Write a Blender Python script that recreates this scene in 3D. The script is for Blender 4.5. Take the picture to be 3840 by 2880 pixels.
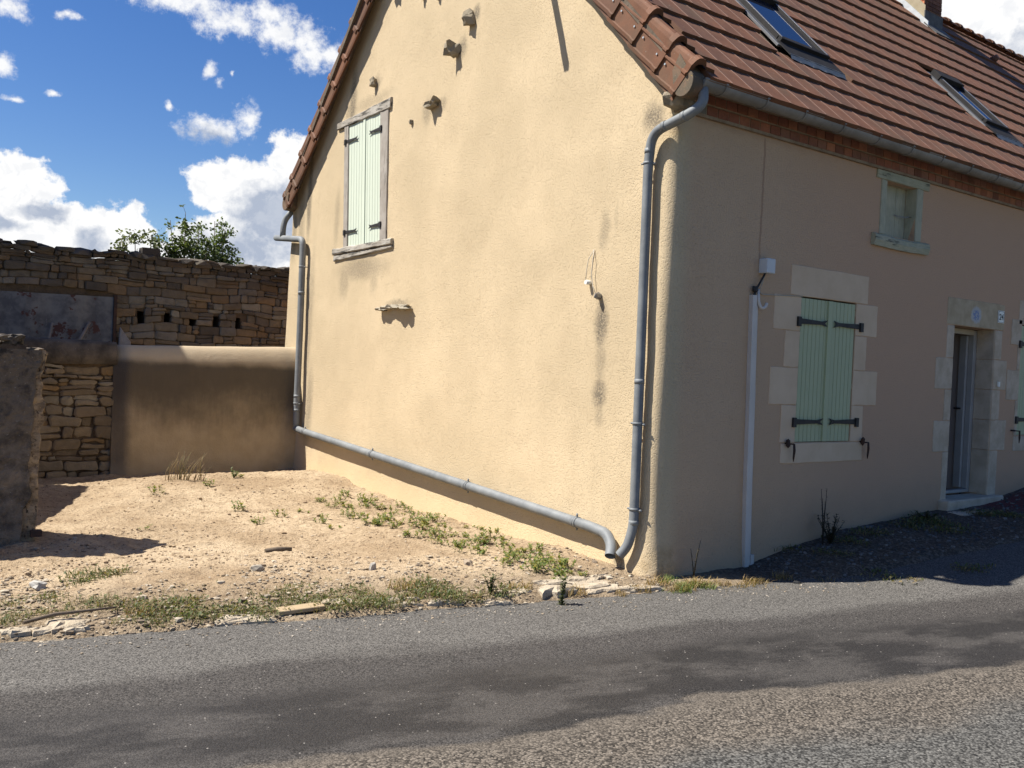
import bpy, bmesh, math, random
from mathutils import Vector, Matrix, noise
from math import radians, sin, cos, pi, exp, sqrt, atan2

for o in list(bpy.data.objects): bpy.data.objects.remove(o)
SC = bpy.context.scene
COL = SC.collection

# ------------------------------------------------------------------ camera
CAM = Vector((-5.31105, -5.24309, 1.67200))
RR = Vector((0.80533605, -0.59116426, 0.0442568))
UU = Vector((-0.02471713, 0.04110577, 0.99884903))
FF = Vector((0.5923030522, 0.8055030338, -0.0184920725))
cd = bpy.data.cameras.new("camera"); cd.sensor_width = 36.0; cd.lens = 32.093
cd.clip_end = 3000; cd.clip_start = 0.05
cam = bpy.data.objects.new("camera", cd); COL.objects.link(cam)
cam.matrix_world = Matrix(((RR.x, UU.x, -FF.x, CAM.x), (RR.y, UU.y, -FF.y, CAM.y), (RR.z, UU.z, -FF.z, CAM.z), (0, 0, 0, 1)))
SC.camera = cam

# ------------------------------------------------------------------ view, sun
SC.view_settings.view_transform = 'Standard'
SC.view_settings.look = 'None'
SC.view_settings.gamma = 1
EV = 0.95
SC.view_settings.exposure = EV
LIGHT = Vector((0.56, -0.37, -1.0)).normalized()       # the way the sunlight travels
TS = -LIGHT
sl = bpy.data.lights.new("sun", 'SUN'); sl.energy = 4.7; sl.angle = radians(0.53); sl.color = (1.0, 0.955, 0.88)
so = bpy.data.objects.new("sun", sl); COL.objects.link(so); so.location = (-20, 15, 40)
so.rotation_euler = LIGHT.to_track_quat('-Z', 'Y').to_euler()

# ------------------------------------------------------------------ node helper
class NT:
    def __init__(s, tree): s.t = tree; s.n = tree.nodes; s.l = tree.links
    def node(s, typ, **kw):
        n = s.n.new(typ)
        for k, v in kw.items(): setattr(n, k, v)
        return n
    def put(s, sock, v):
        if isinstance(v, bpy.types.NodeSocket): s.l.new(v, sock)
        elif v is not None:
            if isinstance(v, (tuple, list)) and sock.type == 'RGBA' and len(v) == 3: v = (*v, 1)
            sock.default_value = v
    def math(s, op, a, b=None, c=None, clamp=False):
        n = s.node('ShaderNodeMath', operation=op); n.use_clamp = clamp
        for i, v in enumerate((a, b, c)):
            if v is not None: s.put(n.inputs[i], v)
        return n.outputs[0]
    def vmath(s, op, a, b=None, c=None, out=0):
        n = s.node('ShaderNodeVectorMath', operation=op)
        for i, v in enumerate((a, b, c)):
            if v is not None: s.put(n.inputs[i], v)
        return n.outputs[out]
    def smooth(s, v, a, b, lo=0.0, hi=1.0):
        n = s.node('ShaderNodeMapRange', interpolation_type='SMOOTHSTEP')
        s.put(n.inputs['Value'], v); s.put(n.inputs['From Min'], a); s.put(n.inputs['From Max'], b)
        n.inputs['To Min'].default_value = lo; n.inputs['To Max'].default_value = hi
        return n.outputs[0]
    def noise(s, vec, scale, detail=4.0, rough=0.55, dist=0.0, color=False):
        n = s.node('ShaderNodeTexNoise'); s.put(n.inputs['Vector'], vec)
        n.inputs['Scale'].default_value = scale; n.inputs['Detail'].default_value = detail
        n.inputs['Roughness'].default_value = rough; n.inputs['Distortion'].default_value = dist
        return n.outputs['Color' if color else 'Fac']
    def voro(s, vec, scale, feature='F1', rnd=1.0):
        n = s.node('ShaderNodeTexVoronoi', feature=feature); s.put(n.inputs['Vector'], vec)
        n.inputs['Scale'].default_value = scale; n.inputs['Randomness'].default_value = rnd
        return n
    def mix(s, f, a, b, mode='MIX'):
        n = s.node('ShaderNodeMix', data_type='RGBA', blend_type=mode)
        s.put(n.inputs[0], f); s.put(n.inputs[6], a); s.put(n.inputs[7], b)
        return n.outputs[2]
    def comb(s, x, y, z):
        n = s.node('ShaderNodeCombineXYZ')
        for i, v in enumerate((x, y, z)): s.put(n.inputs[i], v)
        return n.outputs[0]
    def sep(s, v):
        n = s.node('ShaderNodeSeparateXYZ'); s.put(n.inputs[0], v); return n.outputs
    def bump(s, h, strength=0.5, dist=0.01, normal=None):
        n = s.node('ShaderNodeBump'); s.put(n.inputs['Height'], h)
        n.inputs['Strength'].default_value = strength; n.inputs['Distance'].default_value = dist
        if normal is not None: s.put(n.inputs['Normal'], normal)
        return n.outputs[0]

# ------------------------------------------------------------------ world: sky with summer clouds
wd = bpy.data.worlds.new("World"); SC.world = wd; wd.use_nodes = True
W = NT(wd.node_tree); W.n.clear()
sky = W.node('ShaderNodeTexSky', sky_type='NISHITA'); sky.sun_disc = False
sky.sun_elevation = math.asin(TS.z); sky.sun_rotation = atan2(TS.x, TS.y)
sky.altitude = 200; sky.air_density = 1.0; sky.dust_density = 0.35; sky.ozone_density = 2.5
hs = W.node('ShaderNodeHueSaturation'); W.put(hs.inputs['Color'], sky.outputs[0]); hs.inputs['Saturation'].default_value = 1.32
hs.inputs['Value'].default_value = 1.22; hs.inputs['Hue'].default_value = 0.513
bg1 = W.node('ShaderNodeBackground'); W.put(bg1.inputs[0], hs.outputs[0]); bg1.inputs[1].default_value = 0.05
tc = W.node('ShaderNodeTexCoord')
dx, dy, dz = W.sep(W.vmath('NORMALIZE', tc.outputs['Generated']))
az = W.math('MULTIPLY', W.math('ARCTAN2', dx, dy), 180 / pi)
el = W.math('MULTIPLY', W.math('ARCSINE', dz), 180 / pi)
sv = W.comb(az, el, 0.0)
n_big = W.noise(sv, 0.42, 9, 0.56, 0.0, True)
warp = W.vmath('MULTIPLY_ADD', n_big, (3.2, 2.4, 0.0), (-1.6, -1.2, 0.0))
svw = W.vmath('ADD', sv, warp)
HARD = [(19.0, 9.9, 3.0, 2.2), (22.4, 11.0, 2.0, 2.6), (21.2, 7.4, 3.6, 3.0), (18.6, 6.6, 3.2, 1.8), (7.6, 8.7, 2.2, 1.9),
        (4.5, 8.0, 3.2, 2.8), (10.2, 6.4, 2.7, 1.8), (13.2, 6.9, 1.5, 1.7), (8.2, 6.2, 3.6, 2.2), (14.6, 5.6, 2.2, 1.2), (12, 4.6, 10, 1.2),
        (60, 22, 14, 7), (76, 15, 18, 7), (-14, 12, 9, 5), (-80, 26, 12, 5)]
SOFT = [(17.4, 13.0, 2.5, 0.95), (19.6, 13.7, 0.95, 1.3), (17.5, 16.35, 0.55, 0.75), (18.05, 15.6, 0.32, 0.5), (15.2, 19.7, 4.4, 1.0), (17.6, 18.9, 1.8, 1.0), (21.4, 18.9, 2.6, 1.5), (23.2, 17.7, 1.6, 1.1),
        (18.6, 19.2, 2.4, 1.25), (22.6, 18.6, 2.0, 1.6), (20.6, 19.8, 2.2, 1.0), (24.2, 17.9, 1.6, 1.3), (13.5, 20.8, 5.0, 1.2), (7.0, 17.8, 1.4, 0.85), (9.9, 17.9, 0.8, 0.34),
        (6.6, 14.8, 1.15, 0.75), (7.1, 13.2, 0.75, 0.28), (9.2, 13.8, 0.5, 0.2), (15.05, 14.06, 0.28, 0.45), (18.7, 16.2, 0.22, 0.25)]
def blobs(lst, vec):
    cur = None
    for a, e, ra, re in lst:
        ln = W.vmath('LENGTH', W.vmath('MULTIPLY_ADD', vec, (1 / ra, 1 / re, 0), (-a / ra, -e / re, 0)), out=1)
        cur = ln if cur is None else W.math('MINIMUM', cur, ln)
    return cur
n_f = W.noise(sv, 1.5, 8, 0.62)
hardd = W.math('ADD', W.math('SUBTRACT', 1.0, blobs(HARD, svw)), W.math('MULTIPLY_ADD', n_f, 0.75, -0.375))
softd = W.math('ADD', W.math('SUBTRACT', 1.0, blobs(SOFT, W.vmath('MULTIPLY_ADD', n_big, (1.5, 1.1, 0), W.vmath('ADD', sv, (-0.75, -0.55, 0))))), W.math('MULTIPLY_ADD', W.noise(sv, 1.1, 10, 0.68), 2.2, -1.2))
mh = W.smooth(hardd, -0.03, 0.20)
ms = W.smooth(softd, -0.05, 0.85)
mask = W.math('MAXIMUM', mh, W.math('MULTIPLY', ms, 0.96))
GREY = [(21.4, 8.4, 3.0, 2.2), (19.6, 6.4, 3.2, 1.6), (17.6, 12.5, 2.2, 0.8), (8.8, 7.4, 1.5, 0.5), (11.2, 6.0, 1.2, 0.8), (69, 17.5, 6, 2.6), (6.0, 6.6, 2.4, 0.7), (62.2, 18.6, 1.5, .5)]
gm = W.smooth(W.math('ADD', blobs(GREY, svw), W.math('MULTIPLY_ADD', n_f, 0.9, -0.45)), 0.25, 1.25, 1.0, 0.0)
n_det = W.noise(svw, 0.9, 7, 0.6)
shade = W.math('MULTIPLY_ADD', W.smooth(n_det, 0.34, 0.62), -0.35, W.math('ADD', gm, 0.18), clamp=True)
ccol = W.mix(shade, (1.0, 1.0, 1.0), (0.44, 0.50, 0.62))
bg2 = W.node('ShaderNodeBackground'); W.put(bg2.inputs[0], ccol); bg2.inputs[1].default_value = 1.02 / 2 ** EV
mx = W.node('ShaderNodeMixShader'); W.put(mx.inputs[0], mask); W.l.new(bg1.outputs[0], mx.inputs[1]); W.l.new(bg2.outputs[0], mx.inputs[2])
wo = W.node('ShaderNodeOutputWorld'); W.l.new(mx.outputs[0], wo.inputs[0])
wd.cycles.sampling_method = 'MANUAL'; wd.cycles.sample_map_resolution = 512

# ------------------------------------------------------------------ materials
def material(name):
    m = bpy.data.materials.new(name); m.use_nodes = True
    t = NT(m.node_tree); t.n.clear()
    b = t.node('ShaderNodeBsdfPrincipled'); o = t.node('ShaderNodeOutputMaterial'); t.l.new(b.outputs[0], o.inputs[0])
    geo = t.node('ShaderNodeNewGeometry')
    return m, t, b, geo.outputs['Position']
def finish(t, b, col, rough=0.85, normal=None, metal=0.0, spec=0.3):
    t.put(b.inputs['Base Color'], col); t.put(b.inputs['Roughness'], rough); t.put(b.inputs['Metallic'], metal)
    b.inputs['Specular IOR Level'].default_value = spec
    if normal is not None: t.put(b.inputs['Normal'], normal)

def simple(name, c1, c2, scale=3.0, rough=0.8, bs=0.3, bscale=60, bdist=0.004, metal=0.0, spec=0.3, speck=None):
    m, t, b, P = material(name)
    f = t.smooth(t.noise(P, scale, 6, 0.6), 0.3, 0.7)
    col = t.mix(f, c1, c2)
    if speck:
        col = t.mix(t.smooth(t.noise(P, speck[1], 3, 0.6), speck[2], speck[2] + 0.06), col, speck[0])
    nr = t.bump(t.noise(P, bscale, 4, 0.6), bs, bdist) if bs else None
    finish(t, b, col, rough, nr, metal, spec); return m

def tinted(name, scale=8.0, amt=0.45, rough=0.9, bscale=45, bs=0.5, bdist=0.006, dark=None, spec=0.2):
    """colour from the per-face attribute 'tone', broken up with noise"""
    m, t, b, P = material(name)
    at = t.node('ShaderNodeAttribute'); at.attribute_name = 'tone'
    f = t.math('MULTIPLY_ADD', t.noise(P, scale, 6, 0.62), amt * 2, 1 - amt)
    col = t.mix(1.0, at.outputs['Color'], t.comb(f, f, f), 'MULTIPLY')
    if dark:
        z0, z1, c = dark
        _, _, z = t.sep(P)
        k = t.math('MULTIPLY', t.smooth(t.math('ADD', z, t.math('MULTIPLY_ADD', t.noise(P, 2.2, 5, .6), 0.9, -0.45)), z0, z1), 0.8)
        col = t.mix(k, col, c)
    finish(t, b, col, rough, t.bump(t.noise(P, bscale, 5, 0.65), bs, bdist), 0, spec); return m

def stucco_mat():
    m, t, b, P = material("stucco")
    x, y, z = t.sep(P)
    n1 = t.noise(P, 0.9, 5, 0.6); n2 = t.noise(P, 4.5, 5, 0.65)
    base = t.mix(t.smooth(n1, 0.3, 0.7), (0.52, 0.412, 0.262), (0.60, 0.475, 0.305))
    base = t.mix(t.math('MULTIPLY', t.smooth(n2, 0.45, 0.75), 0.35), base, (0.48, 0.372, 0.235))
    # ochre damp foot of the gable
    foot = t.math('MULTIPLY', t.smooth(t.math('ADD', z, t.math('MULTIPLY_ADD', n2, 0.5, -0.25)), 0.45, 0.1), t.smooth(y, 0.1, 0.5))
    base = t.mix(t.math('MULTIPLY', foot, 0.35), base, (0.58, 0.435, 0.235))
    # weather stains: (y, z, ry, rz, strength, stretched below)
    yz = t.comb(y, z, 0.0)
    st = [(0.765, 2.08, .105, .28, .85), (0.75, 1.80, .085, .34, .40), (0.742, 1.47, .11, .17, .80), (0.735, 1.30, .075, .16, .35), (0.80, 2.92, .085, .22, .42), (0.66, 3.02, .03, .16, .2),
          (6.02, 5.12, .13, .55, .80), (6.05, 5.02, .24, .18, .5), (5.45, 5.02, .75, .12, .30), (7.25, 4.0, .10, .75, .85), (7.5, 3.7, .14, .6, .45), (7.75, 3.5, .12, .5, .6), (7.42, 3.0, .09, .7, .55),
          (5.45, 2.86, .85, .20, .55), (5.95, 2.72, .2, .3, .45), (5.1, 2.75, .15, .3, .35), (6.3, 3.6, .10, .5, .35), (3.12, 5.48, .10, .12, .8), (3.36, 5.18, .12, .16, .7), (3.7, 4.62, .12, .11, .5), (4.05, 4.60, .14, .2, .5),
          (5.36, 5.24, .12, .13, .6), (4.45, 2.38, .36, .06, .6), (0.28, 3.80, .16, .16, .8), (6.85, .95, .16, .7, .55), (7.0, 2.2, .14, 1.3, .4), (0.30, 0.10, .09, .1, .7)]
    acc = None
    wob = t.vmath('MULTIPLY_ADD', t.noise(P, 9.0, 5, 0.7, 0, True), (0.10, 0.16, 0), (-0.05, -0.08, 0))
    yzw = t.vmath('ADD', yz, wob)
    for (cy, cz, ry, rz, s) in st:
        ln = t.vmath('LENGTH', t.vmath('MULTIPLY_ADD', yzw, (1 / ry, 1 / rz, 0), (-cy / ry, -cz / rz, 0)), out=1)
        v = t.math('MULTIPLY', t.smooth(ln, 0.25, 1.15, 1, 0), s)
        acc = v if acc is None else t.math('MAXIMUM', acc, v)
    acc = t.math('MULTIPLY', acc, t.smooth(t.noise(P, 55, 4, .65), 0.3, 0.62, 0.35, 1.0))
    acc = t.math('MULTIPLY', acc, t.smooth(x, 0.3, 0.2))
    base = t.mix(acc, base, (0.095, 0.085, 0.07))
    # old shut crack in the street wall, mildew under the cornice, splash zone at its foot
    fr = t.smooth(x, 0.15, 0.35)
    cx = t.math('ABSOLUTE', t.math('SUBTRACT', x, t.math('MULTIPLY_ADD', t.noise(t.comb(0.0, 0.0, z), 5, 4, .7), 0.05, 1.165)))
    crack = t.math('MULTIPLY', t.smooth(cx, 0.006, 0.018, 1, 0), t.math('MULTIPLY', t.smooth(z, 2.66, 2.72), fr))
    base = t.mix(t.math('MULTIPLY', crack, 0.95), base, (0.11, 0.07, 0.045))
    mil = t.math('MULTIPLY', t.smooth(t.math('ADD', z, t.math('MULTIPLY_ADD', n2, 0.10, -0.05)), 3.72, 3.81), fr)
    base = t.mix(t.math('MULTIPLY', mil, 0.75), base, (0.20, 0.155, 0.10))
    gry = t.math('MULTIPLY', fr, t.smooth(x, 0.3, 3.2, 0.55, 0.95))
    base = t.mix(gry, base, (0.56, 0.36, 0.232))
    spl = t.math('MULTIPLY', t.smooth(t.math('ADD', z, t.math('MULTIPLY_ADD', n2, 0.5, -0.25)), 0.75, 0.2), fr)
    base = t.mix(t.math('MULTIPLY', spl, 0.35), base, (0.34, 0.26, 0.17))
    # corner worn down to coarse mortar
    crn = t.math('MULTIPLY', t.smooth(t.math('ADD', z, t.math('MULTIPLY', y, 0.9)), 0.30, 0.12), t.smooth(x, 0.4, 0.15))
    base = t.mix(t.math('MULTIPLY', crn, t.smooth(n2, .35, .65)), base, (0.33, 0.24, 0.13))
    pit = t.voro(P, 75.0).outputs['Distance']
    fine = t.noise(P, 95, 4, 0.65)
    h = t.math('ADD', t.math('MULTIPLY', fine, 0.7), t.math('MULTIPLY', t.smooth(t.noise(P, 70, 3, .6), 0.32, 0.5), 0.8))
    pits = t.smooth(t.noise(P, 52, 2, .5), 0.34, 0.27)
    base = t.mix(t.math('MULTIPLY', pits, 0.55), base, (0.32, 0.24, 0.14))
    finish(t, b, base, 0.93, t.bump(h, 0.75, 0.005), 0, 0.12); return m

def wood_mat(name, c1, c2, along, scale=6.0, grain=28.0, crackc=(0.03, 0.028, 0.025), ck=0.60, bs=0.6):
    m, t, b, P = material(name)
    st = {'x': (0.12, 1, 1), 'y': (1, 0.12, 1), 'z': (1, 1, 0.12)}[along]
    v = t.vmath('MULTIPLY', P, st)
    g = t.noise(v, grain, 6, 0.65, 0.4)
    col = t.mix(t.smooth(t.noise(P, scale, 5, 0.6), 0.3, 0.7), c1, c2)
    col = t.mix(t.math('MULTIPLY', t.smooth(g, ck, ck + 0.10), 0.85), col, crackc)
    f = t.math('MULTIPLY_ADD', t.noise(v, grain * 3, 3, 0.6), 0.5, 0.75)
    col = t.mix(1.0, col, t.comb(f, f, f), 'MULTIPLY')
    finish(t, b, col, 0.85, t.bump(g, bs, 0.008), 0, 0.2); return m

def paint_mat(name, c, wear, weark, along='z', rough=0.55):
    m, t, b, P = material(name)
    v = t.vmath('MULTIPLY', P, {'x': (.2, 1, 1), 'y': (1, .2, 1), 'z': (1, 1, .2)}[along])
    n = t.noise(v, 26, 6, .65)
    col = t.mix(t.math('MULTIPLY', t.smooth(t.noise(P, 3.0, 5, .6), .3, .75), 0.22), c, tuple(k * 0.78 for k in c))
    col = t.mix(t.smooth(n, weark, weark + .07), col, wear)
    finish(t, b, col, rough, t.bump(n, .25, .003), 0, .3); return m

def tile_mat():
    m, t, b, P = material("roof_tile")
    at = t.node('ShaderNodeAttribute'); at.attribute_name = 'tone'
    f = t.math('MULTIPLY_ADD', t.noise(P, 7, 6, 0.65), 0.9, 0.55)
    col = t.mix(1.0, at.outputs['Color'], t.comb(f, f, f), 'MULTIPLY')
    col = t.mix(t.math('MULTIPLY', t.smooth(t.noise(P, 2.1, 5, .6), .45, .7), .45), col, (0.092, 0.07, 0.043))
    col = t.mix(t.math('MULTIPLY', t.smooth(t.noise(P, 38, 3, .55), .69, .74), .7), col, (0.30, 0.27, 0.22))
    finish(t, b, col, 0.75, t.bump(t.noise(P, 90, 4, .6), .35, .004), 0, .3); return m

def lichen_mat():
    m, t, b, P = material("lichen_tile")
    col = t.mix(t.smooth(t.noise(P, 9, 5, .6), .35, .65), (0.20, 0.125, 0.08), (0.125, 0.10, 0.07))
    col = t.mix(t.math('MULTIPLY', t.smooth(t.noise(P, 42, 4, .6), .66, .70), .8), col, (0.36, 0.25, 0.08))
    col = t.mix(t.math('MULTIPLY', t.smooth(t.noise(P, 61, 4, .6), .64, .69), .7), col, (0.30, 0.27, 0.21))
    finish(t, b, col, .85, t.bump(t.noise(P, 80, 4, .6), .5, .004), 0, .2); return m

def zinc_mat(name="zinc", c1=(0.155, 0.165, 0.17), c2=(0.225, 0.235, 0.235), rough=0.62, metal=0.12):
    m, t, b, P = material(name)
    n = t.noise(P, 5, 6, .65)
    col = t.mix(t.smooth(n, .3, .7), c1, c2)
    col = t.mix(t.math('MULTIPLY', t.smooth(t.noise(P, 16, 5, .7), .6, .75), .5), col, (0.29, 0.295, 0.285))
    r = t.math('MULTIPLY_ADD', t.noise(P, 12, 4, .6), .3, rough - .12)
    finish(t, b, col, r, t.bump(t.noise(P, 30, 3, .5), .08, .004), metal, .4); return m

def sand_mat():
    m, t, b, P = material("sandy_earth")
    x, y, z = t.sep(P)
    n1 = t.noise(P, 0.8, 5, .6); n2 = t.noise(P, 5.5, 6, .68); n3 = t.noise(P, 24, 5, .7); n4 = t.noise(P, 70, 3, .6)
    d = t.math('MULTIPLY_ADD', x, 0.195, t.math('MULTIPLY_ADD', y, 0.981, 0.4898))
    col = t.mix(t.smooth(n1, .35, .65), (0.365, 0.268, 0.168), (0.52, 0.405, 0.268))
    col = t.mix(t.math('MULTIPLY', t.smooth(n2, .46, .68), .55), col, (0.27, 0.19, 0.115))
    col = t.mix(t.smooth(n3, .55, .63, 0, .8), col, (0.165, 0.11, 0.065))
    col = t.mix(t.smooth(t.noise(P, 31, 4, .7), .62, .70, 0, .8), col, (0.52, 0.43, 0.31))
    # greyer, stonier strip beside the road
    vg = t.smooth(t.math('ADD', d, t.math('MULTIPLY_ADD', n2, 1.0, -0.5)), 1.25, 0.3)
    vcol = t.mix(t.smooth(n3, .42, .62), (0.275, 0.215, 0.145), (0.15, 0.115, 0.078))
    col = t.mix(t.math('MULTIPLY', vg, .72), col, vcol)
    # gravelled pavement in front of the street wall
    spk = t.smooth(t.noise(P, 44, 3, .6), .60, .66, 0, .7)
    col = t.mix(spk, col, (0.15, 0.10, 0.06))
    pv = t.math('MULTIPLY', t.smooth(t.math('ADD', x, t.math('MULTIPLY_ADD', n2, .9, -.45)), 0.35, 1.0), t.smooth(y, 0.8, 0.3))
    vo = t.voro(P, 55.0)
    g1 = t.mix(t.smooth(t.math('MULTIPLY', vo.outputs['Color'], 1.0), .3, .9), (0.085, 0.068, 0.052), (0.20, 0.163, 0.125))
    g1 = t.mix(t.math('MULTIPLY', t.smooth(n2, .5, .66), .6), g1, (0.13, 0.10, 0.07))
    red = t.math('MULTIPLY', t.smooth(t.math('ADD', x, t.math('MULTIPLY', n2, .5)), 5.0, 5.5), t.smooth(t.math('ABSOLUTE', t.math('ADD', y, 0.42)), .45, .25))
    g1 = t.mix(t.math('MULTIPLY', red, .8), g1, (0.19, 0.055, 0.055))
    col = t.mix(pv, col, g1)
    h = t.math('ADD', t.math('MULTIPLY', n3, 1.0), t.math('MULTIPLY', n4, .45))
    h = t.math('ADD', h, t.math('MULTIPLY', n2, 1.2))
    finish(t, b, col, .96, t.bump(h, 1.0, .03), 0, .08); return m

def road_mat():
    m, t, b, P = material("asphalt")
    x, y, z = t.sep(P)
    d0 = t.math('MULTIPLY_ADD', x, 0.195, t.math('MULTIPLY_ADD', y, 0.981, 0.4898))
    # stretched along the road
    u = t.math('MULTIPLY_ADD', x, 0.981, t.math('MULTIPLY', y, -0.195))
    rv = t.comb(t.math('MULTIPLY', u, 0.45), d0, 0.0)
    nl = t.noise(rv, 1.1, 5, .6); nm = t.noise(rv, 3.2, 5, .6)
    d = t.math('ADD', d0, t.math('MULTIPLY_ADD', nl, 0.8, -0.40))
    d = t.math('ADD', d, t.math('MULTIPLY_ADD', nm, 0.26, -0.13))
    d = t.math('ADD', d, t.math('MULTIPLY', t.smooth(u, 1.0, 4.5), 0.42))
    light = (0.118, 0.110, 0.098); mid = (0.064, 0.058, 0.052); darkc = (0.030, 0.0272, 0.0248)
    col = t.mix(t.smooth(d, -0.62, -0.86), light, mid)
    col = t.mix(t.smooth(d, -1.02, -1.36), col, darkc)
    col = t.mix(t.math('MULTIPLY', t.smooth(nm, .43, .60), t.smooth(d, -1.1, -1.4)), col, mid)
    col = t.mix(t.smooth(d, -1.99, -2.07), col, (0.125, 0.106, 0.084))
    col = t.mix(t.smooth(d, -2.42, -2.72), col, (0.100, 0.096, 0.086))
    near = t.smooth(d, -1.98, -2.2)
    v1 = t.voro(P, 135.0); v2 = t.voro(P, 88.0)
    s1 = t.sep(v1.outputs['Color']); s2 = t.sep(v2.outputs['Color'])
    smooth_zone = t.math('MULTIPLY', t.smooth(d, -1.0, -1.3), t.smooth(d, -2.0, -1.9))
    k1 = t.math('MULTIPLY_ADD', s1[0], 1.2, 0.36)
    k2 = t.math('MULTIPLY_ADD', s2[0], 1.5, 0.24)
    amp = t.mix(near, t.comb(k1, k1, k1), t.comb(k2, k2, k2))
    gr = t.math('MULTIPLY_ADD', t.noise(P, 160, 2, .5), 1.0, 0.5)
    amp = t.mix(1.0, amp, t.comb(gr, gr, gr), 'MULTIPLY')
    gap = t.mix(near, t.smooth(v1.outputs['Distance'], .45, .75, 1, .6), t.smooth(v2.outputs['Distance'], .40, .72, 1, .42))
    amp = t.mix(1.0, amp, gap, 'MULTIPLY')
    amp = t.mix(t.math('MULTIPLY', smooth_zone, .45), amp, (.95, .95, .95))
    col = t.mix(1.0, col, amp, 'MULTIPLY')
    # scattered pale chippings
    w1 = t.voro(P, 46.0)
    ws = t.sep(w1.outputs['Color'])
    chip = t.math('MULTIPLY', t.smooth(ws[1], .962, .972), t.smooth(w1.outputs['Distance'], .22, .16))
    col = t.mix(t.math('MULTIPLY', chip, .8), col, (0.36, 0.33, 0.29))
    hh = t.math('ADD', t.math('MULTIPLY', t.mix(near, v1.outputs['Distance'], v2.outputs['Distance']), -1.0), t.math('MULTIPLY', t.noise(P, 140, 3, .6), .5))
    rough = t.math('MULTIPLY_ADD', smooth_zone, -0.22, .88)
    finish(t, b, col, rough, t.bump(hh, .5, .005), 0, .25); return m

def lowwall_mat():
    m, t, b, P = material("stained_render")
    x, y, z = t.sep(P)
    n = t.noise(P, 3, 5, .6)
    col = t.mix(t.smooth(n, .3, .7), (0.39, 0.30, 0.182), (0.475, 0.37, 0.235))
    streak = t.noise(t.vmath('MULTIPLY', P, (1, 1, .16)), 9.0, 8, .78)
    zz = t.math('ADD', z, t.math('MULTIPLY_ADD', streak, 0.30, -.15))
    zz = t.math('ADD', zz, t.math('MULTIPLY_ADD', t.noise(P, 1.9, 6, .68), .75, -.375))
    k = t.math('MULTIPLY', t.smooth(zz, .28, 1.28), t.smooth(t.math('ADD', z, t.math('MULTIPLY_ADD', n, .10, -.05)), 1.62, 1.47))
    col = t.mix(t.math('MULTIPLY', k, .88), col, (0.066, 0.056, 0.045))
    k2 = t.math('MULTIPLY', t.smooth(streak, .42, .62), k)
    col = t.mix(t.math('MULTIPLY', k2, .22), col, (0.14, 0.11, 0.075))
    ed = t.math('MULTIPLY', t.smooth(t.math('ADD', x, t.math('MULTIPLY_ADD', n, .12, -.06)), -2.22, -2.36), t.smooth(z, 0.0, .3))  # rounded left end darkened in colour, imitating its shading
    col = t.mix(t.math('MULTIPLY', ed, .6), col, (0.085, 0.07, 0.055))
    col = t.mix(t.math('MULTIPLY', t.smooth(z, 1.50, 1.62), .7), col, (0.46, 0.375, 0.265))  # top of the wall coloured paler, imitating sunlight along the cap
    h = t.math('ADD', t.noise(P, 60, 4, .65), t.noise(P, 14, 4, .6))
    finish(t, b, col, .95, t.bump(h, .6, .008), 0, .1); return m

def sheet_mat():
    m, t, b, P = material("rusty_sheet")
    col = t.mix(t.smooth(t.noise(P, 5, 6, .65), .35, .65), (0.085, 0.085, 0.095), (0.17, 0.17, 0.175))
    col = t.mix(t.smooth(t.noise(t.vmath('MULTIPLY', P, (1, 1, .5)), 9, 5, .7), .62, .72, 0, .7), col, (0.27, 0.27, 0.27))
    col = t.mix(t.smooth(t.noise(t.vmath('ADD', P, (3, 0, 5)), 3.4, 6, .66), .565, .60), col, (0.075, 0.030, 0.027))
    finish(t, b, col, .55, t.bump(t.noise(P, 12, 4, .6), .3, .008), .3, .4); return m

def oldrender_mat():
    m, t, b, P = material("old_dark_render")
    x, y, z = t.sep(P)
    n = t.noise(P, 6, 6, .66)
    col = t.mix(t.smooth(n, .3, .7), (0.085, 0.072, 0.06), (0.29, 0.235, 0.18))
    col = t.mix(t.math('MULTIPLY', t.smooth(z, .7, 1.5), t.smooth(n, .46, .68)), col, (0.055, 0.047, 0.042))
    col = t.mix(t.smooth(t.noise(P, 55, 4, .6), .66, .70, 0, .7), col, (0.40, 0.38, 0.35))
    h = t.math('ADD', t.noise(P, 45, 4, .65), t.math('MULTIPLY', t.noise(P, 11, 5, .65), 1.8))
    finish(t, b, col, .95, t.bump(h, 1.0, .03), 0, .1); return m

def lintel_mat():
    m, t, b, P = material("door_lintel_stone")
    x, y, z = t.sep(P)
    n = t.noise(P, 7, 5, .6)
    col = t.mix(t.smooth(n, .3, .7), (0.42, 0.325, 0.205), (0.53, 0.42, 0.275))
    e = t.vmath('LENGTH', t.vmath('MULTIPLY_ADD', t.vmath('ADD', P, t.vmath('MULTIPLY_ADD', t.noise(P, 28, 4, .7, 0, True), (.09, 0, .09), (-.045, 0, -.045))), (8.5, 0, 10.5), (-5.0 * 8.5, 0, -2.49 * 10.5)), out=1)
    col = t.mix(t.smooth(e, .8, 1.15, .8, 0), col, (0.50, 0.50, 0.48))
    e2 = t.math('MULTIPLY', t.smooth(e, .45, .85, 1, 0), t.smooth(t.noise(P, 45, 3, .6), .44, .54))
    col = t.mix(t.math('MULTIPLY', e2, .8), col, (0.16, 0.23, 0.42))
    finish(t, b, col, .9, t.bump(t.noise(P, 70, 4, .6), .4, .004), 0, .15); return m

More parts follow.
